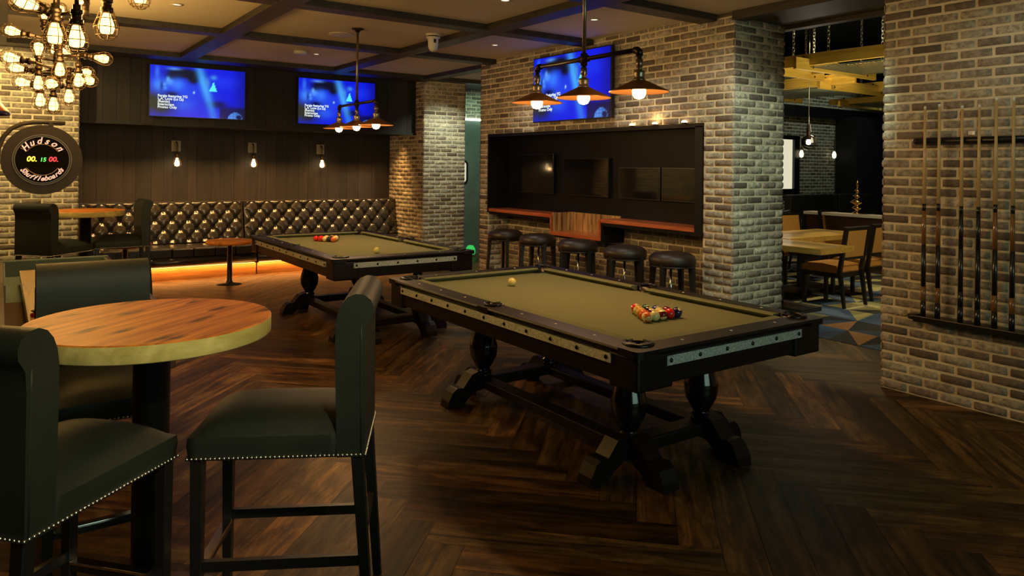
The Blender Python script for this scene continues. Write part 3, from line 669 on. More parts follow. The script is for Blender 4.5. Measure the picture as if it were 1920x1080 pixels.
# ------------------------------------------------------------------ triple pendants over the pool tables
def pendant(label,loc,group):
    t=thing('triple_pendant_lamp',label,'pendant lamp',loc,0,group); top=CZ-loc[2]
    MB().lathe([(0,top),(.062,top),(.062,top-.012),(.03,top-.02),(.02,top-.04),(0,top-.04)],24).build('ceiling_plate','pipe',t)
    mb=MB(); mb.lathe([(.0125,0),(.0125,top-.02)],14); mb.build('drop_rod','pipelight',t)
    mb=MB(); mb.tube([(0,-.45,0),(0,.45,0)],.0145,12); mb.build('cross_pipe','pipe',t)
    mb=MB(); mb.tube([(0,0,.035),(0,0,-.04)],.022,12); mb.tube([(0,-.04,0),(0,.04,0)],.021,12); mb.sphere((0,0,0),.025,12,8); mb.build('pipe_fitting','pipe',t)
    for s in (-1,1):
        MB().tube([(0,s*.44,0),(0,s*.462,-.002),(0,s*.475,-.012),(0,s*.478,-.035)],.021,12).build('pipe_fitting','pipe',t)
    for yy in (-.478,0,.478):
        mb=MB(); mb.lathe([(.014,-.03),(.014,-.055),(.020,-.055),(.020,-.10),(.015,-.102),(.015,-.118),(.030,-.12),(.032,-.135),(.029,-.15),(.029,-.165),(.035,-.17),(.035,-.178),(0,-.178)],18,(0,yy,0)); mb.build('socket','pipelight',t)
        sh=MB(); pr=[(.030,-.172),(.045,-.178),(.165,-.235),(.170,-.238),(.170,-.242),(.164,-.240),(.044,-.183),(.030,-.178)]
        sh.lathe(pr,40,(0,yy,0),cap=False); so=sh.build('lamp_shade','shade',t)
        MB().lathe([(.018,-.178),(.020,-.195),(.034,-.215),(.040,-.235),(.038,-.255),(.026,-.275),(0,-.283)],20,(0,yy,0)).build('bulb','bulbP',t)
    return t
pendant('triple copper shade pendant over the front pool table',(2.95,3.43,2.27),'triple pendants')
pendant('triple copper shade pendant over the rear pool table',(3.03,7.12,2.235),'triple pendants')
for p in ((2.95,3.43,1.96),(3.03,7.12,1.92)):
    for s in (-.478,0,.478): point('pendant_glow',(p[0],p[1]+s,p[2]),16,(1,.60,.24),.035)
# ------------------------------------------------------------------ bar chairs and tables
def bar_chair(label,loc,rz,group):
    t=thing('bar_chair',label,'bar chair',loc,rz,group); W=.43; hw=W/2
    # seat: domed cushion
    mb=MB(); nx,ny=14,16; V=[];F=[]
    ya,yb=-.29,.20
    for j in range(ny+1):
        for i in range(nx+1):
            s,q=i/nx*2-1,j/ny*2-1
            e=(1-abs(s)**3.2)*(1-(abs(q)**4 if q<0 else .25*abs(q)**4)); z=.690+.068*max(0,e)**.75
            V.append((s*hw*(1-.012*abs(q)),(ya+yb)/2+q*(yb-ya)/2,z))
    for j in range(ny):
        for i in range(nx): F.append((j*(nx+1)+i,j*(nx+1)+i+1,(j+1)*(nx+1)+i+1,(j+1)*(nx+1)+i))
    mb.add(V,F,0,True)
    ring=[V[i] for i in range(nx+1)]+[V[j*(nx+1)+nx] for j in range(1,ny+1)]+[V[ny*(nx+1)+i] for i in range(nx-1,-1,-1)]+[V[j*(nx+1)] for j in range(ny-1,0,-1)]
    n=len(ring); low=[(x*.985,y*.985 if y<0 else y,.612) for x,y,z in ring]; mid=[(x*1.012,y*1.01 if y<0 else y,.665) for x,y,z in ring]
    mb.add(ring+mid+low,[(k,(k+1)%n,n+(k+1)%n,n+k) for k in range(n)]+[(n+k,n+(k+1)%n,2*n+(k+1)%n,2*n+k) for k in range(n)],0,True); mb.add(low,[tuple(range(n))])
    mb.build('seat','leather',t)
    # rolled backrest
    prof=[(.195,.612),(.190,.80),(.186,.95),(.186,1.05),(.192,1.095),(.205,1.128),(.225,1.152),(.252,1.163),(.280,1.160),(.303,1.143),(.314,1.118),(.312,1.092),(.300,1.072),(.290,1.055),(.286,1.0),(.287,.8),(.288,.612)]
    mb=MB(); mb.prism(prof,'X',-hw,hw,0,True)
    mb.build('backrest','leather',t,bevel=.016,seg=3)
    mb=MB()
    for s in (-1,1): mb.tube([(s*(hw-.001),p[0],p[1]) for p in [(.276,.62),(.274,.8),(.272,1.0),(.272,1.06)]],.0035,6)
    mb.build('piping','leather',t)
    # nailhead trim
    mb=MB(); path=[]
    def run(a,b,step=.0145):
        k=int((Vector(b)-Vector(a)).length/step)
        for i in range(k): path.append(Vector(a).lerp(Vector(b),i/k))
    z=.620; run((-hw,.288,z),(-hw,-.29,z)); run((-hw,-.292,z),(hw,-.292,z)); run((hw,-.29,z),(hw,.288,z)); run((hw,.290,z),(-hw,.290,z))
    for p in path: mb.sphere((p.x*1.0,p.y,p.z),.0062,7,5)
    mb.build('nailhead_trim','nail',t,fix=False)
    for (sx,yy,dy) in ((-1,-.262,0),(1,-.262,0),(-1,.262,.045),(1,.262,.045)):
        mb=MB(); a=.021; b=.016; x=sx*(hw-.028)
        V=[(x-a,yy-a,.612),(x+a,yy-a,.612),(x+a,yy+a,.612),(x-a,yy+a,.612),(x-b,yy+dy-b,0),(x+b,yy+dy-b,0),(x+b,yy+dy+b,0),(x-b,yy+dy+b,0)]
        mb.add(V,[(0,1,2,3),(7,6,5,4),(0,4,5,1),(1,5,6,2),(2,6,7,3),(3,7,4,0)]); mb.build('leg','chairleg',t,bevel=.003)
    for sx in (-1,1):
        x=sx*(hw-.028); mb=MB(); mb.b2((x-.011,-.25,.235),(x+.011,.27,.270)); mb.build('side_stretcher','chairleg',t)
    mb=MB(); mb.b2((-hw+.04,.27,.30),(hw-.04,.292,.33)); mb.build('back_stretcher','chairleg',t)
    mb=MB(); mb.b2((-hw+.045,-.275,.205),(hw-.045,-.247,.235)); mb.build('front_stretcher','chairleg',t)
    mb=MB(); mb.b2((-hw+.046,-.279,.228),(hw-.046,-.243,.238)); mb.build('footrest_plate','chrome',t,bevel=.002)
    return t
g='dark leather bar chairs with nailhead trim'
BCH=bar_chair('dark leather bar chair right of the near round table, side on',(.873,2.625,0),math.radians(-119),g)
dup(BCH,(.136,2.599,0),math.radians(131.3),'dark leather bar chair at bottom left corner, cut off by the frame')
dup(BCH,(.345,3.43,0),0,'dark leather bar chair behind the near round table, facing us')
dup(BCH,(.49,9.20,0),math.radians(135),'dark bar chair at the far high table, left one with its back to us')
dup(BCH,(1.16,9.62,0),math.radians(-87),'dark bar chair at the far high table, right one in front of the tufted bench')
def high_table(label,loc,r,group,top=1.05,post=.06,rz=0):
    t=thing('round_bar_table',label,'table',loc,rz,group); mb=MB(); n=72
    mb.lathe([(0,top),(r-.004,top),(r,top-.004)],n,cap=False,sm=False); mb.build('table_top','tabletop',t)
    mb=MB(); mb.lathe([(r,top-.004),(r,top-.056),(r-.004,top-.06),(0,top-.06)],n,cap=False); mb.build('top_edge','tableedge',t)
    MB().lathe([(post,.03),(post,top-.075),(post*2,top-.068),(post*2,top-.06),(0,top-.06)],32).build('column','darksteel',t)
    MB().lathe([(0,0),(.27,0),(.27,.012),(.20,.02),(post+.02,.03),(post,.05),(0,.05)],40).build('base','darksteel',t)
    return t
high_table('round wooden bar table with knotty orange top in the left foreground',(.446,2.823,0),.398,'round bar tables',rz=math.radians(40))
high_table('round wooden bar table at the back left, between two bar chairs',(.80,9.52,0),.40,'round bar tables')
def low_table(label,loc,r,group,top=.58):
    t=thing('cocktail_table',label,'table',loc,0,group)
    MB().lathe([(0,top),(r-.01,top),(r,top-.008),(r,top-.038),(r-.02,top-.045),(0,top-.045)],48).build('table_top','tabletop',t)
    MB().lathe([(0,0),(.16,0),(.16,.008),(.05,.02),(.034,.05),(.030,top-.06),(.08,top-.045),(0,top-.045)],24).build('pedestal','darksteel',t); return t
low_table('small round cocktail table in front of the tufted bench, standing clear',(2.51,10.05,0),.30,'cocktail tables')
low_table('small round cocktail table mostly hidden behind the far bar chair',(1.30,10.27,0),.30,'cocktail tables')
# ------------------------------------------------------------------ tufted bench
def tufted(xa,xb,label,seed):
    t=thing('tufted_bench',label,'bench',((xa+xb)/2,0,0),0,'tufted leather benches'); w=xb-xa; hw=w/2
    zb,zt=.44,1.04; dx=.215; nb=int(w/dx); dx=w/nb; rowsz=[.50+.135*k for k in range(4)]
    btn=[]
    for k,z in enumerate(rowsz):
        for i in range(nb+1):
            x=-hw+(i+(.5 if k%2==0 else 0))*dx
            if x<hw-.03 and x>-hw+.03: btn.append((x,z))
    nx,nz=int(w/.0125),48; V=[];F=[]
    for j in range(nz+1):
        z=zb+(zt-zb)*j/nz
        for i in range(nx+1):
            x=-hw+w*i/nx
            # diamond creases
            best=9
            u=(x+hw)/dx; v=(z-rowsz[0])/.135; a=(u-.5)+v/2; b=(u-.5)-v/2
            fa=abs(a-round(a)); fb=abs(b-round(b))
            crease=min(fa,fb); pill=(1-math.exp(-crease*7))*.030
            dd=min([((x-p[0])/.036)**2+((z-p[1])/.036)**2 for p in btn if abs(x-p[0])<.12]+[99])
            dep=pill-.034*math.exp(-dd)+.012*min(1,max(0,.5-abs(fa-fb)))
            e=min(1,min(x+hw,hw-x)/.05); dep=dep*e-(1-e)*.012
            tz=(z-zb)/(zt-zb); topr=max(0,(tz-.93)/.07); yb=11.42+.12*tz
            V.append((x,yb-dep-.02+topr**2*.05,z-.01*topr**2))
    for j in range(nz):
        for i in range(nx): F.append((j*(nx+1)+i,j*(nx+1)+i+1,(j+1)*(nx+1)+i+1,(j+1)*(nx+1)+i))
    mb=MB(); mb.add(V,F,0,True); mb.b2((-hw+.005,11.50,.42),(hw-.005,11.74,1.02)); bk=mb.build('backrest','tuft',t,fix=False)
    mb=MB()
    for p in btn: tz=(p[1]-zb)/(zt-zb); mb.sphere((p[0],11.42+.12*tz-.0,p[1]),.016,10,6,sc=(1,.55,1))
    mb.build('buttons','tuft',bk,fix=False)['kind']='stuff'
    # seat cushion with seams
    n=int(w/.26); mb=MB()
    for i in range(n):
        a=-hw+w*i/n+.004; b=-hw+w*(i+1)/n-.004; mb.b2((a,10.76,.30),(b,11.46,.425))
    mb.build('seat','tuft',t,bevel=.018,seg=3)
    mb=MB(); mb.tube([(-hw,10.775,.235),(hw,10.775,.235)],.058,14); mb.b2((-hw,10.78,.178),(hw,11.5,.295)); mb.build('front_roll','tuft',t)
    mb=MB(); mb.b2((-hw,10.765,0),(hw,11.5,.165)); mb.build('base','benchwood',t)
    mb=MB(); mb.b2((-hw+.02,10.752,.168),(hw-.02,10.764,.174)); mb.build('led_strip','ledstrip',t)
    return t
tufted(.82,3.055,'tufted black leather bench, left section behind the far bar chairs',1)
tufted(3.075,5.63,'tufted black leather bench, right section behind the rear pool table',2)
bu=area('bench_underlight',(3.2,10.735,.165),(3.2,10.735,0),4.7,.02,26,AMB); bu.rotation_euler=(0,0,0)
area('bench_cove_light',(3.2,11.2,2.08),(3.2,11.42,.6),4.6,.05,85,(1,.52,.16),90)
# ------------------------------------------------------------------ wall sconces
def sconce(label,x,group):
    t=thing('wall_sconce',label,'wall lamp',(x,11.78,1.60),0,group)
    mb=MB(); mb.b2((-.065,-.02,.17),(.065,.0,.33)); mb.build('back_plate','grey',t,bevel=.003)
    mb=MB(); mb.tube([(0,-.02,.30),(0,-.05,.31),(0,-.085,.29),(0,-.10,.25),(0,-.10,.14)],.010,10); mb.lathe([(.020,.14),(.024,.12),(.024,.075),(.018,.07),(0,.07)],14,(0,-.10,0)); mb.build('socket_arm','cage',t)
    MB().lathe([(.016,.07),(.020,.04),(.032,.005),(.036,-.02),(.028,-.045),(0,-.055)],16,(0,-.10,0)).build('bulb','bulbS',t)
    mb=MB()
    for k in range(6):
        a=k*PI/3; mb.tube([(.022*math.cos(a),-.10+.022*math.sin(a),.075),(.055*math.cos(a),-.10+.055*math.sin(a),.01),(.058*math.cos(a),-.10+.058*math.sin(a),-.03),(.03*math.cos(a),-.10+.03*math.sin(a),-.075)],.0022,5)
    mb.tube([(.058*math.cos(a),-.10+.058*math.sin(a),-.025) for a in [k*PI/10 for k in range(20)]],.0022,5,closed=True); mb.build('wire_cage','cage',t)
    return t
for x,lb in ((2.15,'left one of three above the tufted bench'),(3.26,'middle one of three above the tufted bench'),(4.37,'right one of three above the tufted bench')):
    sconce('caged bulb sconce on the dark paneling, '+lb,x,'caged bulb sconces'); point('sconce_glow',(x,11.60,1.56),1.1,WARM,.03)
# ------------------------------------------------------------------ stools by the niche
def stool(label,loc,group,rz=0):
    t=thing('bar_stool',label,'stool',loc,rz,group)
    prof=[(0,.845),(.10,.842),(.165,.832),(.200,.808),(.212,.78),(.210,.75),(.203,.728),(0,.725)]
    MB().lathe(prof,36).build('seat','stoolleather',t)
    MB().lathe([(.206,.728),(.208,.715),(.19,.712),(0,.712)],36).build('seat_frame','chairleg',t)
    for k in range(4):
        a=PI/4+k*PI/2; c,s=math.cos(a),math.sin(a); mb=MB()
        V=[];R0=.185;R1=.235
        for (r,z,q) in ((R0,.75,.026),(R0+.01,.6,.022),(R1,0,.014)):
            for (e,f) in ((-1,-1),(1,-1),(1,1),(-1,1)):
                V.append((r*c+(e*c-f*s)*q*.7,r*s+(e*s+f*c)*q,z))
        mb.add(V,[(0,1,5,4),(1,2,6,5),(2,3,7,6),(3,0,4,7),(4,5,9,8),(5,6,10,9),(6,7,11,10),(7,4,8,11),(3,2,1,0),(8,9,10,11)]); mb.build('leg','chairleg',t,bevel=.003)
    mb=MB(); mb.tube([(.208*math.cos(a),.208*math.sin(a),.27) for a in [k*PI/12 for k in range(24)]],.007,8,closed=True); mb.build('foot_ring','darksteel',t)
    MB().lathe([(.012,.27),(.012,.712)],12,(.03,.0,0)).build('centre_post','chrome',t)
    return t
sy=[7.23,6.58,5.88,5.17,4.56]; sl=['farthest of five at the bar niche','second from the far end','middle one of five, below the wooden cubby','second from the near end','nearest one beside the brick pier']
S0=stool('round black bar stool, '+sl[0],(5.0,sy[0],0),'round bar stools',.3)
for k in range(1,5): dup(S0,(5.0,sy[k],0),.3+.2*k,'round black bar stool, '+sl[k])
# ------------------------------------------------------------------ cue rack and cues
rk=thing('cue_rack','dark wooden wall cue rack with upper bar and lower shelf','cue rack',(0,0,0))
mb=MB(); mb.tube([(5.32,1.6,1.812),(5.32,2.57,1.812)],.025,12); mb.sphere((5.32,2.57,1.812),.025,12,8); up=mb.build('upper_bar','black',rk)
mb=MB(); mb.b2((5.325,1.6,1.79),(5.36,2.5,1.834)); mb.build('mounting_rail','mahog',rk)
mb=MB(); mb.b2((5.24,1.6,.550),(5.362,2.55,.592)); mb.lathe([(0,-.016),(.058,-.016),(.06,0),(.058,.016),(0,.016)],20,(5.303,2.55,.576)); mb.build('lower_shelf','black',rk,bevel=.004)
mb=MB(); mb.b2((5.342,2.205,1.85),(5.346,2.245,1.875)); mb.build('label_sticker','sight',rk)
cy_=[2.50,2.405,2.26,2.155,2.055,1.955]; tops=[2.055,2.065,2.045,2.045,2.085,2.08]
kinds=[('cuedark','cuebrown','cuedark','cuedark'),('cuedark','cuebrown','cuedark','cuebrown'),('cuedark','cuedark','cuedark','cuedark'),('cuedark','cuedark','cuedark','cuedark'),('cuedark','cuebrown','cuedark','cuebrown'),('cuedark','cuebrown','cuedark','cuebrown')]
lbs=['leftmost in the wall rack, brown forearm','second from left in the wall rack','third from left, plain black butt','fourth from left, plain black butt','second from the right, standing taller','rightmost in the wall rack, brown forearm']
for k,(y,tp) in enumerate(zip(cy_,tops)):
    t=thing('pool_cue','pool cue with pale shaft, '+lbs[k],'pool cue',(5.285,y,.592),0,'pool cues in the wall rack'); Lc=tp-.592; z0=0
    def seg(nm,a,b,mat,r):
        MB().lathe([(r(a),a*Lc),(r(b),b*Lc)],12,(.0,0,0)).build(nm,mat,t)
    rad=lambda f:.0175-.0100*f
    kd=kinds[k]
    seg('butt',0,.07,kd[0],rad); seg('sleeve',.07,.14,kd[3] if k!=0 else 'cuebrown',rad); seg('wrap',.14,.34,'cuedark',rad); seg('forearm',.34,.50,kd[1],rad); seg('collar',.50,.535,'cuedark',rad); seg('shaft',.535,.985,'cuewood',rad); seg('ferrule',.985,1.0,'ferrule',rad)
# ------------------------------------------------------------------ ceiling fixtures
t=thing('security_camera','white dome security camera hanging from the ceiling near the middle','security camera',(3.80,6.90,CZ))
MB().lathe([(0,0),(.078,0),(.078,-.018),(.07,-.022),(0,-.022)],28).build('mounting_ring','white',t)
MB().lathe([(.062,-.022),(.062,-.034),(.0,-.034)],28).build('gasket','pocket',t)
MB().lathe([(.074,-.034),(.074,-.045),(.056,-.052),(.054,-.12),(.050,-.15),(.036,-.178),(.0,-.19)],28).build('dome_housing','white',t)
mb=MB(); mb.b2((-.01,-.058,-.10),(.016,-.053,-.06)); mb.build('dark_marking','pocket',t,rot=(0,0,math.radians(-12)))
t=thing('ceiling_speaker','flat round cream ceiling speaker beside the rear pendant','speaker',(3.02,7.53,CZ)); MB().lathe([(0,0),(.14,0),(.138,-.008),(.12,-.012),(0,-.012)],36).build('grille','cream',t)
t=thing('smoke_detector','small white smoke detector on the ceiling near the televisions','smoke detector',(3.07,8.99,CZ)); MB().lathe([(0,0),(.085,0),(.085,-.025),(.078,-.036),(0,-.036)],28).build('housing','white',t)
for x,y,lb in ((3.305,9.08,'beyond the smoke detector'),(4.70,7.05,'above the far end of the brick wall'),(4.63,5.24,'above the television on brick'),(1.28,7.05,'right of the chandeliers'),(3.5,5.10,'near the top centre')):
    t=thing('downlight','small recessed ceiling downlight '+lb,'downlight',(x,y,CZ),0,'recessed downlights'); MB().lathe([(.036,-.001),(.055,-.001),(.055,-.006),(.036,-.008)],24,cap=False).build('trim_ring','cream',t); MB().lathe([(0,-.003),(.036,-.003)],20,cap=False).build('lens','downglow',t)
# ------------------------------------------------------------------ pipe chandeliers
def bulb_dir(d):
    return {'dn':(0,0,-1),'up':(0,0,1),'W':(-.85,.2,.15),'E':(.85,-.2,-.1),'S':(-.5,-.85,0),'side':(-.8,-.3,.2)}[d]
def chandelier(label,center,zt,zbot,bulbs,s,group):
    t=thing('pipe_chandelier',label,'chandelier',(center[0],center[1],0),0,group); cx,cy=center
    mb=MB(); mb.lathe([(.016,zbot),(.016,zt)],12); mb.lathe([(0,zt),(.09,zt),(.09,zt-.012),(.03,zt-.03),(0,zt-.03)],24); mb.build('main_pipe','pipe',t)
    for (x,y,z,d) in bulbs:
        dv=Vector(bulb_dir(d)).normalized(); bpz=Vector((x-cx,y-cy,z)); sock=bpz-dv*.095*s; back=sock-dv*.05*s
        # arm: from the main pipe horizontally to above the socket, then to it
        mb=MB()
        if abs(dv.z)>.9:
            az=min(back.z+(.045 if dv.z<0 else -.045),zt-.05); hub=Vector((0,0,az)); kn=Vector((back.x,back.y,az))
            mb.tube([hub,kn],.0095,8); mb.tube([kn,back],.0095,8); mb.sphere(kn,.0185,10,8); mb.tube([hub+Vector((0,0,-.025)),hub+Vector((0,0,.025))],.024,10)
        else:
            hub=Vector((0,0,back.z)); mb.tube([hub,back],.0095,8); mb.tube([hub+Vector((0,0,-.025)),hub+Vector((0,0,.025))],.024,10)
        arm=mb.build('pipe_arm','pipe',t)
        q=dv.to_track_quat('Z','Y').to_matrix()
        mb=MB(); mb.lathe([(.0,-.05*s),(.017*s,-.05*s),(.017*s,-.03*s),(.025*s,-.028*s),(.025*s,-.01*s),(.020*s,-.008*s),(.020*s,.012*s),(.027*s,.014*s),(.027*s,.035*s),(.015*s,.04*s)],14,tuple(sock),mat=q); mb.build('socket','pipe',arm)
        mb=MB(); mb.lathe([(.013*s,.035*s),(.017*s,.05*s),(.030*s,.085*s),(.033*s,.105*s),(.026*s,.128*s),(0,.138*s)],14,tuple(sock),mat=q); mb.build('bulb','bulbC',arm)
        mb=MB()
        for k in range(7):
            a=k*2*PI/7; ca,sa=math.cos(a),math.sin(a)
            mb.tube([Vector(sock)+q@Vector((r*ca*s,r*sa*s,zz*s)) for r,zz in ((.028,.03),(.040,.065),(.052,.10),(.050,.13),(.030,.155),(.004,.163))],.0019*s,4)
        for r,zz in ((.040,.065),(.052,.105),(.044,.142)):
            mb.tube([Vector(sock)+q@Vector((r*math.cos(a)*s,r*math.sin(a)*s,zz*s)) for a in [k*PI/8 for k in range(16)]],.0019*s,4,closed=True)
        mb.build('wire_cage','cage',arm,fix=False)
    return t
near=[(0.086,4.035,2.331,'side'),(0.202,3.953,2.18,'dn'),(0.266,3.664,2.133,'dn'),(0.39,3.76,2.218,'dn'),(0.558,4.008,2.424,'dn')]
far=[(0.061,6.314,2.528,'W'),(0.264,6.538,2.729,'up'),(0.379,6.824,2.801,'up'),(0.519,6.603,2.832,'up'),(0.231,6.562,2.455,'up'),(0.348,6.724,2.479,'dn'),(0.424,6.792,2.47,'dn'),(0.054,6.075,2.309,'W'),(0.095,6.78,2.316,'W'),(0.351,6.233,2.262,'dn'),(0.225,6.322,2.163,'dn'),(0.472,6.27,2.197,'dn'),(0.564,6.817,2.322,'E'),(0.553,6.458,2.224,'E'),(0.63,6.281,2.38,'E'),(0.133,6.753,2.206,'W'),(0.293,6.03,2.143,'S'),(0.422,6.428,2.087,'dn'),(0.321,6.377,2.017,'dn'),(0.245,6.553,2.056,'dn')]
chandelier('caged bulb pipe chandelier nearer us, cut off by the top edge',(.31,3.9),CZ,2.30,near,1.0,'pipe chandeliers')
chandelier('caged bulb pipe chandelier farther back, hanging over the shuffleboard table',(.345,6.47),CZ,2.17,far,1.0,'pipe chandeliers')
point('chandelier_fill',(.33,6.1,2.45),42,(1,.56,.15),.2); point('chandelier_fill',(.3,7.2,2.3),50,(1,.60,.18),.25); point('chandelier_fill',(.22,5.2,2.72),16,(1,.50,.10),.1); point('chandelier_fill',(.28,3.85,2.3),18,(1,.56,.15),.12)  # unseen mid-air point lamps added to strengthen the chandeliers' light
# ------------------------------------------------------------------ shuffleboard table, puck, scoreboard
t=thing('shuffleboard_table','long shuffleboard table with pale maple playfield, behind the near bar chairs','shuffleboard table',(.375,5.5,0))
mb=MB(); mb.b2((-.25,-1.40,.74),(.25,.90,.80)); mb.build('playfield','shufwood',t,bevel=.004)
mb=MB(); mb.b2((-.345,-1.44,.68),(.345,.1,.70)); mb.build('gutter','gutterdark',t)
mb=MB(); mb.b2((-.345,.1,.68),(.345,1.38,.70)); mb.b2((-.345,.1,.70),(-.335,1.36,.81)); mb.b2((.335,.1,.70),(.345,1.36,.81)); mb.b2((-.345,1.36,.70),(.345,1.375,.815)); mb.build('gutter_lining','gutter',t)
mb=MB()
for s in (-1,1): mb.b2((s*.345,-1.46,.55),(s*.375,1.44,.815))
mb.b2((-.345,-1.46,.55),(.345,-1.44,.815)); mb.build('cradle_side','darkbrown',t,bevel=.004)
mb=MB(); mb.b2((-.375,1.38,.55),(.375,1.44,.82)); mb.build('end_wall','gutter',t,bevel=.008)
for s in (-1,1):
    for y in (-1.1,1.1): mb=MB(); mb.b2((s*.30-.06,y-.06,0),(s*.30+.06,y+.06,.68)); mb.build('leg','darkbrown',t,bevel=.005)
t=thing('shuffleboard_puck','red topped chrome puck on the shuffleboard behind the round table','puck',(.165,4.47,.80)); MB().lathe([(0,0),(.026,0),(.029,.006),(.029,.016),(.022,.02),(0,.02)],24).build('weight','chrome',t); MB().lathe([(0,.02),(.012,.02),(.02,.027),(.026,.029),(.026,.033),(0,.034)],24).build('cap','score',t); 
M['puckred']=plain('red puck cap',(.45,.02,.015),.2,coat=.5); t.children[-1].data.materials[0]=M['puckred']
t.children[-1].name='cap'
sb=thing('scoreboard','round charcoal shuffleboard scoreboard with script lettering and lit digits','scoreboard',(.255,6.30,1.61))
def disc(r0,r1,ya,yb,name,mat,n=64,par=sb):
    mb=MB(); q=Matrix.Rotation(PI/2,3,'X'); mb.lathe([(r0,-ya),(r1,-ya),(r1,-yb),(r0,-yb)] if r0>0 else [(0,-ya),(r1,-ya),(r1,-yb),(0,-yb)],n,mat=Matrix.Rotation(PI/2,3,'X'),cap=False,sm=False); return mb.build(name,mat,par)
disc(0,.252,0,.05,'round_board','score'); disc(.178,.184,-.006,0,'outer_ring','silver'); disc(0,.172,-.003,0,'score_face','scoreface'); disc(.166,.172,-.006,-.003,'inner_ring','silver')
def arctext(s,rad,size,a0,da,flip,name):
    mb=MB(); n=len(s)
    for k,ch in enumerate(s):
        a=a0+da*k; ang=a-PI/2 if not flip else a+PI/2
        mw=Matrix.Rotation(PI/2,4,'X')@Matrix.Translation((rad*math.cos(a),rad*math.sin(a),.008))@Matrix.Rotation(ang,4,'Z'); text(ch,size,'letter',mb,mw,'l',bold=.0016,shear=.35,depth=.001,align='CENTER')
    return mb.build(name,'letter',sb,fix=False)
arctext('Hudson',.118,.062,math.radians(141),-math.radians(20.4),False,'top_lettering'); 
arctext('Shuffleboards',.152,.048,math.radians(212),math.radians(9.6),True,'bottom_lettering')
mb=MB()
for a0,a1 in ((math.radians(32),math.radians(148)),(math.radians(212),math.radians(328))):
    q=[(.112*math.cos(a0+(a1-a0)*k/24),-.005,.112*math.sin(a0+(a1-a0)*k/24)) for k in range(25)]; q=[(.158*math.cos(a0),-.005,.158*math.sin(a0))]+q+[(.158*math.cos(a1),-.005,.158*math.sin(a1))]; mb.tube(q,.0013,4)
mb.build('gold_outline','goldline',sb)
def digits(s,x,size,mat,name):
    mb=MB(); mw=Matrix.Translation((x,-.006,-.012))@Matrix.Rotation(PI/2,4,'X'); text(s,size,mat,mb,mw,'d',bold=.0012,shear=.15,depth=.0006); return mb.build(name,mat,sb,fix=False)
digits('00.',-.098,.052,'ledY','yellow_digits'); digits('15',-.018,.040,'ledG','green_digits'); digits('00.',.036,.050,'ledR','red_digits')
mb=MB(); mb.prism([(p[0],p[1]) for p in [(-.25,.282),(-.26,.20),(-.275,.0),(-.285,-.2),(-.245,-.2),(-.235,0),(-.222,.16)]],'Y',.012,.04); mb.v=[]; mb.f=[];mb.m=[];mb.sm=[];mb.col=[];mb.uv=[]
pts=[(.14,.025,.272)]+[(.02,.025,.275),(-.06,.025,.272),(-.13,.025,.255),(-.19,.025,.22),(-.235,.025,.16),(-.262,.025,.08),(-.272,.025,-.05),(-.272,.025,-.79)]
mb.tube(pts,.016,10); mb.build('curved_arm','score',sb); mb=MB(); mb.b2((.035,.0,.245),(.065,.05,.275)); mb.build('arm_bracket','score',sb)
t=thing('red_pendant_shade','red glass shade with navy rim at the left edge of the frame','lamp shade',(-.135,4.93,1.87)); MB().lathe([(.18,.0),(.10,.10),(.03,.16),(.03,.17)],32,cap=False).build('shade','redshade',t); MB().lathe([(.182,-.016),(.182,.002),(.176,.002),(.176,-.016)],32,cap=False).build('rim','blueshade',t); MB().lathe([(.006,.16),(.006,CZ-1.87)],8).build('cord','darksteel',t)
# ------------------------------------------------------------------ dining room beyond the opening
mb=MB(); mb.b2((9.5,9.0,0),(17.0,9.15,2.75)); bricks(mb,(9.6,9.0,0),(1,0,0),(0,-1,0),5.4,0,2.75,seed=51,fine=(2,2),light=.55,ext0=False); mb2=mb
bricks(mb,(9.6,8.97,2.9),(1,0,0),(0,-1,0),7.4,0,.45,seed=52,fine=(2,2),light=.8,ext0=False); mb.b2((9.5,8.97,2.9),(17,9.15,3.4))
struct(mb.build('wall_dining_back',['mortar','brick'],fix=False))
mb=MB(); mb.b2((15.0,8.5,0),(18,8.98,2.75)); mb.b2((6.2,-2,4.25),(19,12,4.3)); mb.b2((18,-2,0),(18.1,12,4.3)); mb.b2((8.8,11,0),(18,11.1,4.3)); mb.b2((6.2,-2,0),(18,-1.9,4.3)); struct(mb.build('wall_dining_black','blackwall'))
mb=MB(); mb.b2((9.5,8.80,2.70),(18,9.0,2.92)); struct(mb.build('trim_6','black'))
mb=MB(); 
wf=MB(); wf.b2((12.45,8.90,1.1),(12.55,9.0,2.30)); wf.b2((13.37,8.90,1.1),(13.55,9.0,2.30)); wf.b2((12.45,8.90,2.22),(13.55,9.0,2.30)); wf.b2((12.45,8.90,1.10),(13.55,9.0,1.21)); wn=wf.build('window_1','black'); struct(wn)
p=MB(); p.b2((12.55,8.95,1.21),(13.37,8.96,2.22)); p.build('window_pane','winglow',wn)
def booth(label,a,b,loc=None):
    t=thing('booth_seat',label,'booth',((a[0]+b[0])/2,a[1],0),0,'dining booths'); hw=(b[0]-a[0])/2
    mb=MB(); mb.b2((-hw,.35,0),(hw,.5,1.12)); mb.build('backrest','leather',t,bevel=.02); mb=MB(); mb.b2((-hw,-.1,0),(hw,.35,.45)); mb.build('seat','leather',t,bevel=.03); return t
booth('long black booth under the lit window in the dining room',(12.3,7.9),(13.9,7.9)); booth('long black booth in front of the brick dining room wall',(13.95,7.9),(15.6,7.9))
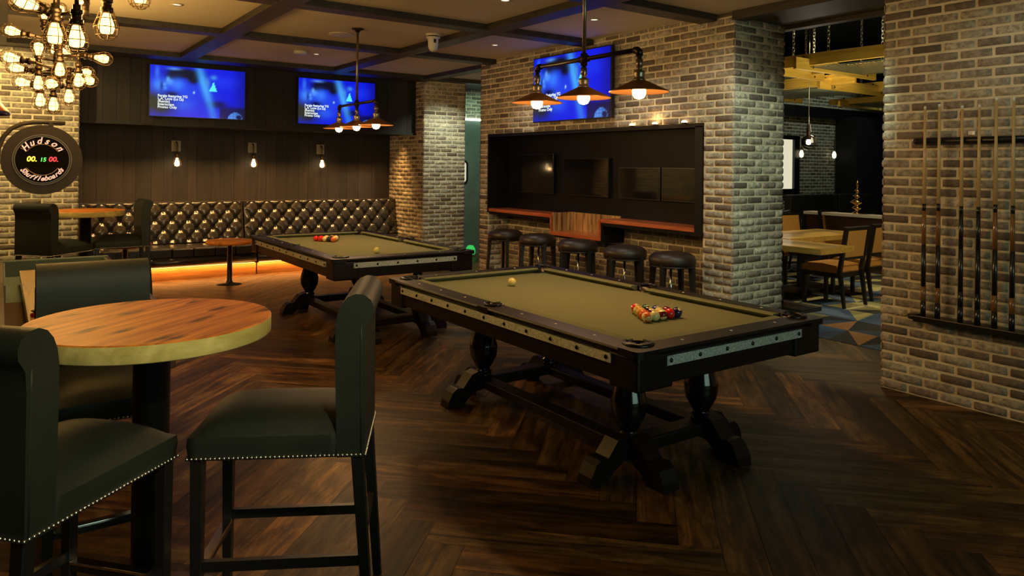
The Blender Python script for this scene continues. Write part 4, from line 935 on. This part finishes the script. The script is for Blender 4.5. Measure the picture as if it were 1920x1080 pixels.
def dining_chair(label,loc,rz,group):
    t=thing('dining_chair',label,'dining chair',loc,rz,group); W=.50; hw=W/2
    mb=MB(); mb.prism([(-.27,.40),(-.27,.455),(-.20,.492),(0,.50),(.18,.485),(.20,.40)],'X',-hw+.01,hw-.01); mb.build('seat','seattan',t,bevel=.018)
    tl=Matrix.Rotation(math.radians(-8),3,'X')
    mb=MB()
    mb.box((0,.262,.75),(W-.09,.040,.34),tilt=tl); mb.build('back_pad','tan',t,bevel=.012)
    mb=MB()
    mb.box((0,.288,.925),(W,.045,.035),tilt=tl); mb.build('back_rail','chairleg',t); MB().box((0,.240,.575),(W-.06,.040,.03),tilt=tl).build('back_rail','chairleg',t)
    for s in (-1,1):
        x=s*(hw-.02)
        m_=MB(); q=.021; V=[]
        for (y,z,k) in ((.295,.935,1),(.235,.55,1),(.215,.42,1.05),(.275,0,.75)):
            for e,f in((-1,-1),(1,-1),(1,1),(-1,1)): V.append((x+e*q*k,y+f*q*k,z))
        F=[(0,1,2,3),(15,14,13,12)]
        for a in range(3):
            for b in range(4): F.append((a*4+b,a*4+(b+1)%4,a*4+4+(b+1)%4,a*4+4+b))
        m_.add(V,F); m_.build('back_post','chairleg',t)
        m_=MB(); m_.b2((x-.02,-.255,0),(x+.02,-.215,.40)); m_.build('leg','chairleg',t)
    mb=MB(); mb.b2((-hw+.01,-.25,.345),(hw-.01,.21,.40)); mb.build('seat_rail','chairleg',t)
    return t
g='tan leather dining chairs'
D0=dining_chair('tan dining chair nearest the opening, back toward us',(8.22,4.93,0),math.radians(180),g)
dup(D0,(8.98,5.02,0),math.radians(180),'tan dining chair with its back toward us, half hidden by the cue rack wall')
dup(D0,(6.80,5.35,0),math.radians(60),'tan dining chair at the left, mostly hidden behind the brick pier')
dup(D0,(8.72,6.30,0),math.radians(8),'tan dining chair facing us at the far side of the near table, left one')
dup(D0,(9.80,6.35,0),math.radians(-6),'tan dining chair facing us at the far side, right one')
dup(D0,(10.45,6.75,0),math.radians(25),'dim brown looking dining chair farther back, centre')
dup(D0,(11.3,6.6,0),math.radians(-5),'dim dining chair farther back, by the white topped partition')
dup(D0,(8.9,7.3,0),math.radians(90),'dim dining chair farther back, left by the pier edge')
def dining_table(label,a,b,rz=0):
    cx,cy=(a[0]+b[0])/2,(a[1]+b[1])/2; t=thing('dining_table',label,'dining table',(cx,cy,0),rz,'honey wood dining tables'); hx,hy=(b[0]-a[0])/2,(b[1]-a[1])/2
    mb=MB(); mb.b2((-hx,-hy,.695),(hx,hy,.76)); mb.build('table_top','dinetable',t,bevel=.004)
    mb=MB(); mb.b2((-.06,-.06,.05),(.06,.06,.69)); mb.build('column','darksteel',t); mb=MB(); mb.b2((-hx*.6,-hy*.6,.004),(hx*.6,hy*.6,.05)); mb.build('base','darksteel',t); return t
dining_table('honey wood dining table nearest the opening, end toward us',(7.13,4.42),(7.78,5.95)); dining_table('honey wood dining table between the tan chairs',(7.86,5.30),(9.6,6.02)); dining_table('honey wood dining table far back by the booths',(9.4,7.3),(11.2,8.0))
pt=thing('partition_counter','low partition with bright white top edge across the dining room','partition',(11.25,5.7,0)); mb=MB(); mb.b2((-.08,-1.9,0),(.08,1.5,.86)); mb.build('panel','darkbrown',pt); mb=MB(); mb.b2((-.14,-1.92,.86),(.14,1.52,.905)); mb.build('ledge','white',pt,bevel=.003)
t=thing('finial_ornament','tall turned gold finial ornament on the white topped partition','ornament',(11.25,6.35,.905))
MB().lathe([(0,0),(.08,0),(.08,.02),(.03,.04),(.03,.07),(.09,.10),(.03,.13),(.03,.15),(.12,.19),(.03,.24),(.03,.26),(.07,.29),(.02,.32),(.02,.35),(.045,.375),(.012,.40),(.012,.44),(.025,.46),(0,.56)],20).build('turned_body','gold',t)
# globe pendants
def globe(label,loc,r,top):
    t=thing('globe_pendant',label,'pendant lamp',loc,0,'glass globe pendants')
    MB().sphere((0,0,0),r,24,16).build('glass_globe','glass',t); MB().lathe([(.0,-.03),(.022,-.02),(.026,.0),(.016,.035),(0,.045)],14).build('bulb','bulbG',t)
    MB().lathe([(.02,.03),(.028,.05),(.028,r+.05),(.02,r+.14),(.0,r+.15)],14).build('socket','pipe',t)
    MB().lathe([(.005,r+.14),(.005,top-loc[2])],8).build('cord','chain',t); MB().lathe([(0,top-loc[2]),(.11,top-loc[2]),(.10,top-loc[2]-.02),(0,top-loc[2]-.03)],20).build('ceiling_plate','pipe',t)
globe('clear glass globe pendant in the dining room beside the brick pier',(8.72,5.60,1.965),.10,3.5); globe('clear glass globe pendant half hidden by the cue rack wall edge',(9.72,5.02,2.06),.105,3.55)
point('globe_glow',(9.0,5.7,2.2),6,NEUT,.1)
for x,lb in ((13.55,'beside the lit window'),(14.75,'at the right edge of the brick')):
    t=thing('glass_wall_lamp','tiny glass bulb lamp on the dining room wall '+lb,'wall lamp',(x,8.86,1.95),0,'tiny bulb lamps'); MB().lathe([(.01,.06),(.01,.3)],8).build('stem','pipe',t); MB().lathe([(0,-.1),(.035,-.08),(.045,-.02),(.03,.04),(.015,.06)],12).build('bulb','downglow',t)
spot('dining_lamp_and_fill',(9.0,5.4,4.0),(8.6,5.0,.4),330,(1,.78,.36),95); spot('dining_lamp_and_fill',(10.8,7.0,4.0),(11,7.0,0),150,(1,.75,.4),100); spot('dining_lamp_and_fill',(8.2,2.6,3.2),(8.4,5.0,.6),260,(1,.80,.45),70)  # last spot is unseen, added to brighten the tan chair backs
spot('dining_wall_lamp',(14,6.5,4.0),(14,9.0,1.8),60,(.8,1,.85),90); area('truss_fill',(8.0,4.2,1.9),(8.4,4.9,2.9),1,1,22,(1,.85,.45))  # area lamp is an unseen mid-air fill that brightens the timber frames
# hanging timber frames
def timber_frame(label,loc,lx,ly,group,h=.14,ext=.35,chains=True,top=4.25,ins=True):
    t=thing('hanging_timber_frame',label,'ceiling frame',loc,0,group)
    for s in (0,1):
        mb=MB(); mb.b2((s*lx-.02,-ext,0),(s*lx+.02,ly+ext,h)); mb.build('long_board','yellowwood',t,bevel=.003)
        mb=MB(); mb.b2((-.28,s*ly-.02,-.06),(lx+.28,s*ly+.02,h-.06)); mb.build('cross_board','yellowwoodx',t,bevel=.003)
    mb=MB()
    for k in range(int(ly/.05)): mb.b2((0,k*.05+.02,-.02),(lx,k*.05+.024,-.016))
    for k in range(int(lx/.05)): mb.b2((k*.05+.02,0,-.02),(k*.05+.024,ly,-.016))
    mb.build('wire_mesh','mesh',t,fix=False)
    mb=MB()
    for a in (0,1):
        for b in (0,1):
            for dz in (.04,.10): mb.sphere((a*lx-.022,b*ly+.06,dz),.014,8,6,sc=(.6,1,1)); mb.sphere((a*lx+.06,b*ly-.022,dz-.06),.014,8,6,sc=(1,.6,1))
    mb.build('bolt_heads','bolt',t)
    for a in (0,1):
        for b in (0,1):
            mb=MB(); z=h+.01; k=0; x,y=a*lx,(.25 if b==0 else ly-.25)
            while z<top-loc[2]-.03:
                pts=[]
                for q in range(10):
                    an=q*2*PI/10; dx=.016*math.cos(an); dz=.030*math.sin(an); pts.append((x+(dx if k%2 else 0),y+(0 if k%2 else dx),z+.03+dz))
                mb.tube(pts,.0052,5,closed=True); z+=.045; k+=1
            mb.build('chain','chain',t,fix=False)
    return t
timber_frame('large yellow timber frame on chains, nearest the opening',(7.85,3.2,2.84),1.2,1.85,'hanging timber frames')
timber_frame('yellow timber frame on chains behind the pier, lower left',(7.25,5.44,2.82),1.25,1.5,'hanging timber frames')
timber_frame('orange timber frame on chains, middle one over the tables',(9.12,5.54,2.74),1.2,1.4,'hanging timber frames')
timber_frame('farthest small timber frame low above the partition',(12.4,6.0,2.79),1.2,1.2,'hanging timber frames',h=.10)
